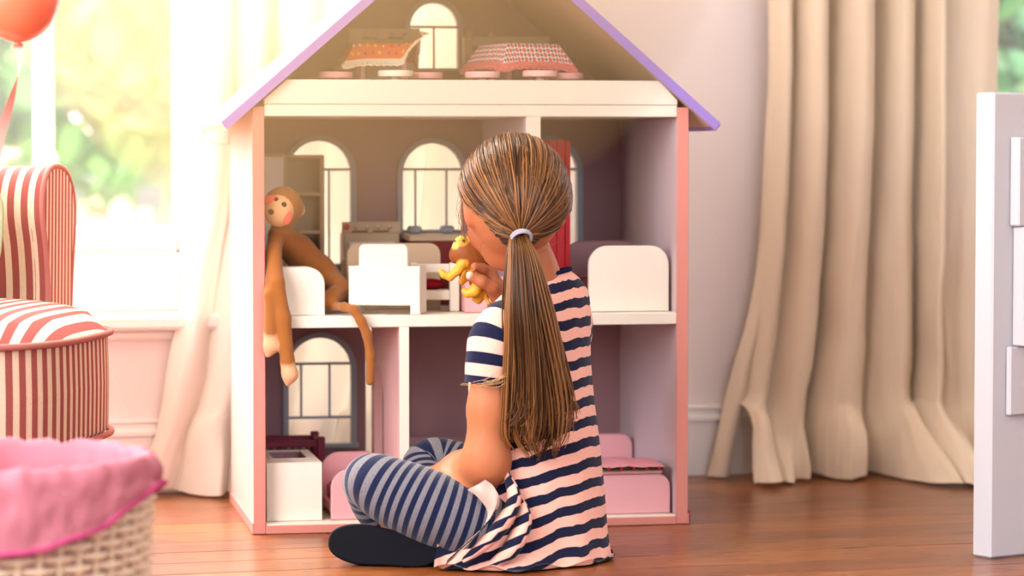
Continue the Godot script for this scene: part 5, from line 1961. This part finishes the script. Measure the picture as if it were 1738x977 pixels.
	t = thing("doll_chair", "small cream doll chair with a dark red cushion, right of the white doll armchair", "doll chair", in_house(-0.043, F1, -0.085, -8))
	for x in [-0.036, 0.027]:
		for z in [-0.045, 0.0]:
			obj("leg", bx(x - 0.0075 if x > 0 else x - 0.005, x + 0.0075 if x > 0 else x + 0.005, 0, 0.074, z - 0.005, z + 0.005), M.cream, t)
	obj("rail", bx(-0.031, 0.0195, 0.018, 0.032, -0.004, 0.004), M.cream, t)
	obj("top_rail", bx(-0.041, 0.0195, 0.060, 0.074, -0.004, 0.004), M.cream, t)
	obj("seat", bx(-0.031, 0.0195, 0.026, 0.033, -0.044, -0.004), M.cream, t)
	t = thing("doll_cushion", "dark red doll cushion lying on the small cream doll chair", "doll cushion", in_house(-0.049, F1 + 0.033, -0.110, -8))
	obj("pad", mk().ball(Vector3(0, 0.008, 0), Vector3(0.022, 0.009, 0.017), 8, 18), mat("velvet_red", Color(0.55, 0.10, 0.16), 0.9, 0.1), t)
	t = thing("doll_settee", "cream doll settee end with a rounded corner, beside the plush monkey's arms", "doll settee", in_house(-0.2685, F1, -0.022))
	obj("end_board", panel(rounded(-0.042, -0.0005, 0.0435, 0.0725, [0, 0, 0.026, 0]), -0.012, 0.0), M.cream, t)
	obj("end_board", panel(rounded(-0.042, 0, 0.0435, 0.0725, [0, 0, 0.026, 0]), -0.048, -0.036), M.cream, t)
	obj("back_rest", bx(-0.042, -0.032, 0.0, 0.0725, -0.036, -0.012), M.cream, t)
	obj("seat", bx(-0.032, 0.040, 0.012, 0.024, -0.036, -0.012), M.maroon, t)
	t = thing("doll_box", "pale pink doll toy box beside the girl's hand on the middle shelf", "doll box", in_house(0.034, F1, -0.045))
	obj("body", bx(-0.039, 0.039, 0, 0.0485, -0.06, 0, 0.0015), M.doll_pink, t)
	obj("lid", bx(-0.040, 0.040, 0.0485, 0.0535, -0.061, 0.001, 0.0015), M.doll_pink, t)
	# ---------------- upper right room
	t = thing("doll_screen", "tall glossy red wooden panel standing by the partition in the upper right room", "doll wardrobe", in_house(0.1425, F1, -0.15))
	obj("body", bx(-0.037, 0.030, 0, 0.266, -0.07, -0.003, 0.001), M.red, t)
	for k in 5:
		obj("board", bx(-0.037 + k * 0.0134, -0.037 + (k + 1) * 0.0134 - 0.0006, 0.0, 0.266, -0.003, [0.0006, 0.002, 0.001, 0.0022, 0.0012][k], 0.0007), M.red, t)
	obj("corner_post", bx(0.030, 0.0385, 0, 0.265, -0.07, 0.001, 0.001), M.red, t)
	doll_bed("cream doll bed with a rounded headboard in the upper right room", in_house(0.2495, F1, -0.030), 0.127, 0.20, 0.102, 0.104, 0.030, "cream", "red_brown", 0.045, "mauve")
	# ---------------- lower left room
	t = thing("doll_washer", "white box-shaped doll washing machine with an open top in the lower left room", "doll washer", in_house(-0.2715, F0, -0.032))
	var body := CSGBox3D.new()
	body.name = "body"
	body.size = Vector3(0.084, 0.0885, 0.19)
	body.position = Vector3(0, 0.0445, -0.095)
	body.material = M.cream
	var well := CSGBox3D.new()
	well.name = "well"
	well.size = Vector3(0.052, 0.06, 0.10)
	well.position = Vector3(0, 0.04, -0.015)
	well.operation = CSGShape3D.OPERATION_SUBTRACTION
	well.material = M.mauve
	body.add_child(well, true)
	t.add_child(body, true)
	var rim := mk()
	for q in [[-0.030, 0.030, -0.057, -0.052], [-0.030, 0.030, -0.168, -0.163]]:
		rim.box(Vector3(0, 0.0892, (q[2] + q[3]) / 2), Vector3(q[1] - q[0], 0.0014, 0.005), 0.0006)
	for x in [-0.0285, 0.0285]:
		rim.box(Vector3(x, 0.0892, -0.110), Vector3(0.005, 0.0014, 0.111), 0.0006)
	obj("opening_rim", rim, M.cream, t)
	t = thing("doll_cot", "maroon doll cot with an open frame behind the white doll washing machine", "doll cot", in_house(-0.25, F0, -0.270))
	for x in [-0.062, 0.046]:
		for z in [0.0, -0.09]:
			obj("post", bx(x - 0.006, x + 0.007, 0, 0.104, z - 0.006, z + 0.006), M.maroon, t)
	for z in [0.0, -0.09]:
		obj("rail", bx(-0.056, 0.040, 0.088, 0.098, z - 0.004, z + 0.004), M.maroon, t)
		obj("rail", bx(-0.056, 0.040, 0.022, 0.032, z - 0.004, z + 0.004), M.maroon, t)
	for k in 8:
		var x := -0.045 + k * 0.0115
		obj("bar", bx(x - 0.002, x + 0.002, 0.032, 0.088, -0.0025, 0.0025), M.maroon, t)
	for x in [-0.062, 0.046]:
		obj("end_rail", bx(x - 0.004, x + 0.004, 0.088, 0.098, -0.084, -0.006), M.maroon, t)
	obj("cot_base", bx(-0.056, 0.040, 0.018, 0.024, -0.084, -0.005), M.maroon, t)
	doll_bed("pink doll bed with rounded boards behind the girl's knee in the lower left room", in_house(-0.1655, F0, -0.030), 0.100, 0.145, 0.0775, 0.0895, 0.030, "doll_pink", "deep_pink", 0.045)
	# ---------------- lower middle and right
	t = thing("doll_bench", "dusky mauve doll bench at the back wall behind the girl's striped knee", "doll bench", in_house(-0.020, F0, -0.30))
	obj("back_rest", bx(-0.07, 0.07, 0, 0.092, -0.075, -0.066), M.mauve, t)
	obj("seat", bx(-0.07, 0.07, 0.035, 0.044, -0.066, 0), M.mauve, t)
	for x in [-0.066, 0.066]:
		obj("side", bx(x - 0.004, x + 0.004, 0, 0.035, -0.066, 0), M.mauve, t)
	var bed := doll_bed("pink doll bed with a floral quilt in the lower right room, beside the girl's dress", in_house(0.2510, F0, -0.022), 0.126, 0.275, 0.061, 0.098, 0.020, "doll_pink", "doll_pink", 0.0605)
	bed.name = "doll_bed_with_quilt"
	t = thing("doll_quilt", "folded pink and green floral quilt lying on the lower right pink doll bed", "quilt", in_house(0.2440, F0 + 0.0620, -0.018))
	var q := FastNoiseLite.new()
	q.seed = 2
	q.frequency = 1.0
	var layers := [["quilt_top", 0.0125, 0.0042, Color(0.90, 0.62, 0.66)], ["quilt_lining", 0.0085, 0.0030, Color(0.42, 0.38, 0.20)]]
	for lay in layers:
		var rows := []
		for i in 13:
			var row := PackedVector3Array()
			for j in 25:
				var x := lerpf(-0.058, 0.058, j / 24.0)
				var a := TAU * i / 12.0
				row.append(Vector3(x, lay[1] + sin(a) * lay[2] * (0.8 + 0.4 * q.get_noise_2d(x * 40.0, 3.0)) + 0.003 * q.get_noise_2d(x * 25.0, 9.0), -0.055 + cos(a) * 0.062))
			rows.append(row)
		rows.reverse()
		obj(lay[0], mk().grid(rows, []), mat(lay[0], lay[3], 0.95, 0.1), t)
	for k in 6:
		var x := -0.050 + k * 0.020
		obj("flower", mk().ball(Vector3(x, 0.0090 + 0.001 * (k % 2), 0.0062), Vector3(0.0028, 0.0024, 0.0014), 6, 10), mat("quilt_flower", Color(0.62, 0.14, 0.24), 0.9, 0.1), t)
	obj("fold_inside", bx(-0.057, 0.057, 0.0, 0.0055, -0.11, -0.002, 0.002), M.doll_pink, t)


# =================================================================== sunlit haze hanging between the bright window and the roof of the doll house
func build_haze() -> void:
	var v := FogVolume.new()
	v.name = "haze"
	v.shape = RenderingServer.FOG_VOLUME_SHAPE_ELLIPSOID
	v.size = Vector3(1.08, 0.95, 0.95)
	v.position = Vector3(-0.23, 0.92, -4.22)
	var m := FogMaterial.new()
	m.density = 0.72
	m.albedo = Color(1.0, 0.79, 0.53)
	v.material = m
	v.set_meta("kind", "stuff")
	v.set_meta("label", "thin warm sunlit haze between the left window and the doll house roof")
	add_child(v, true)
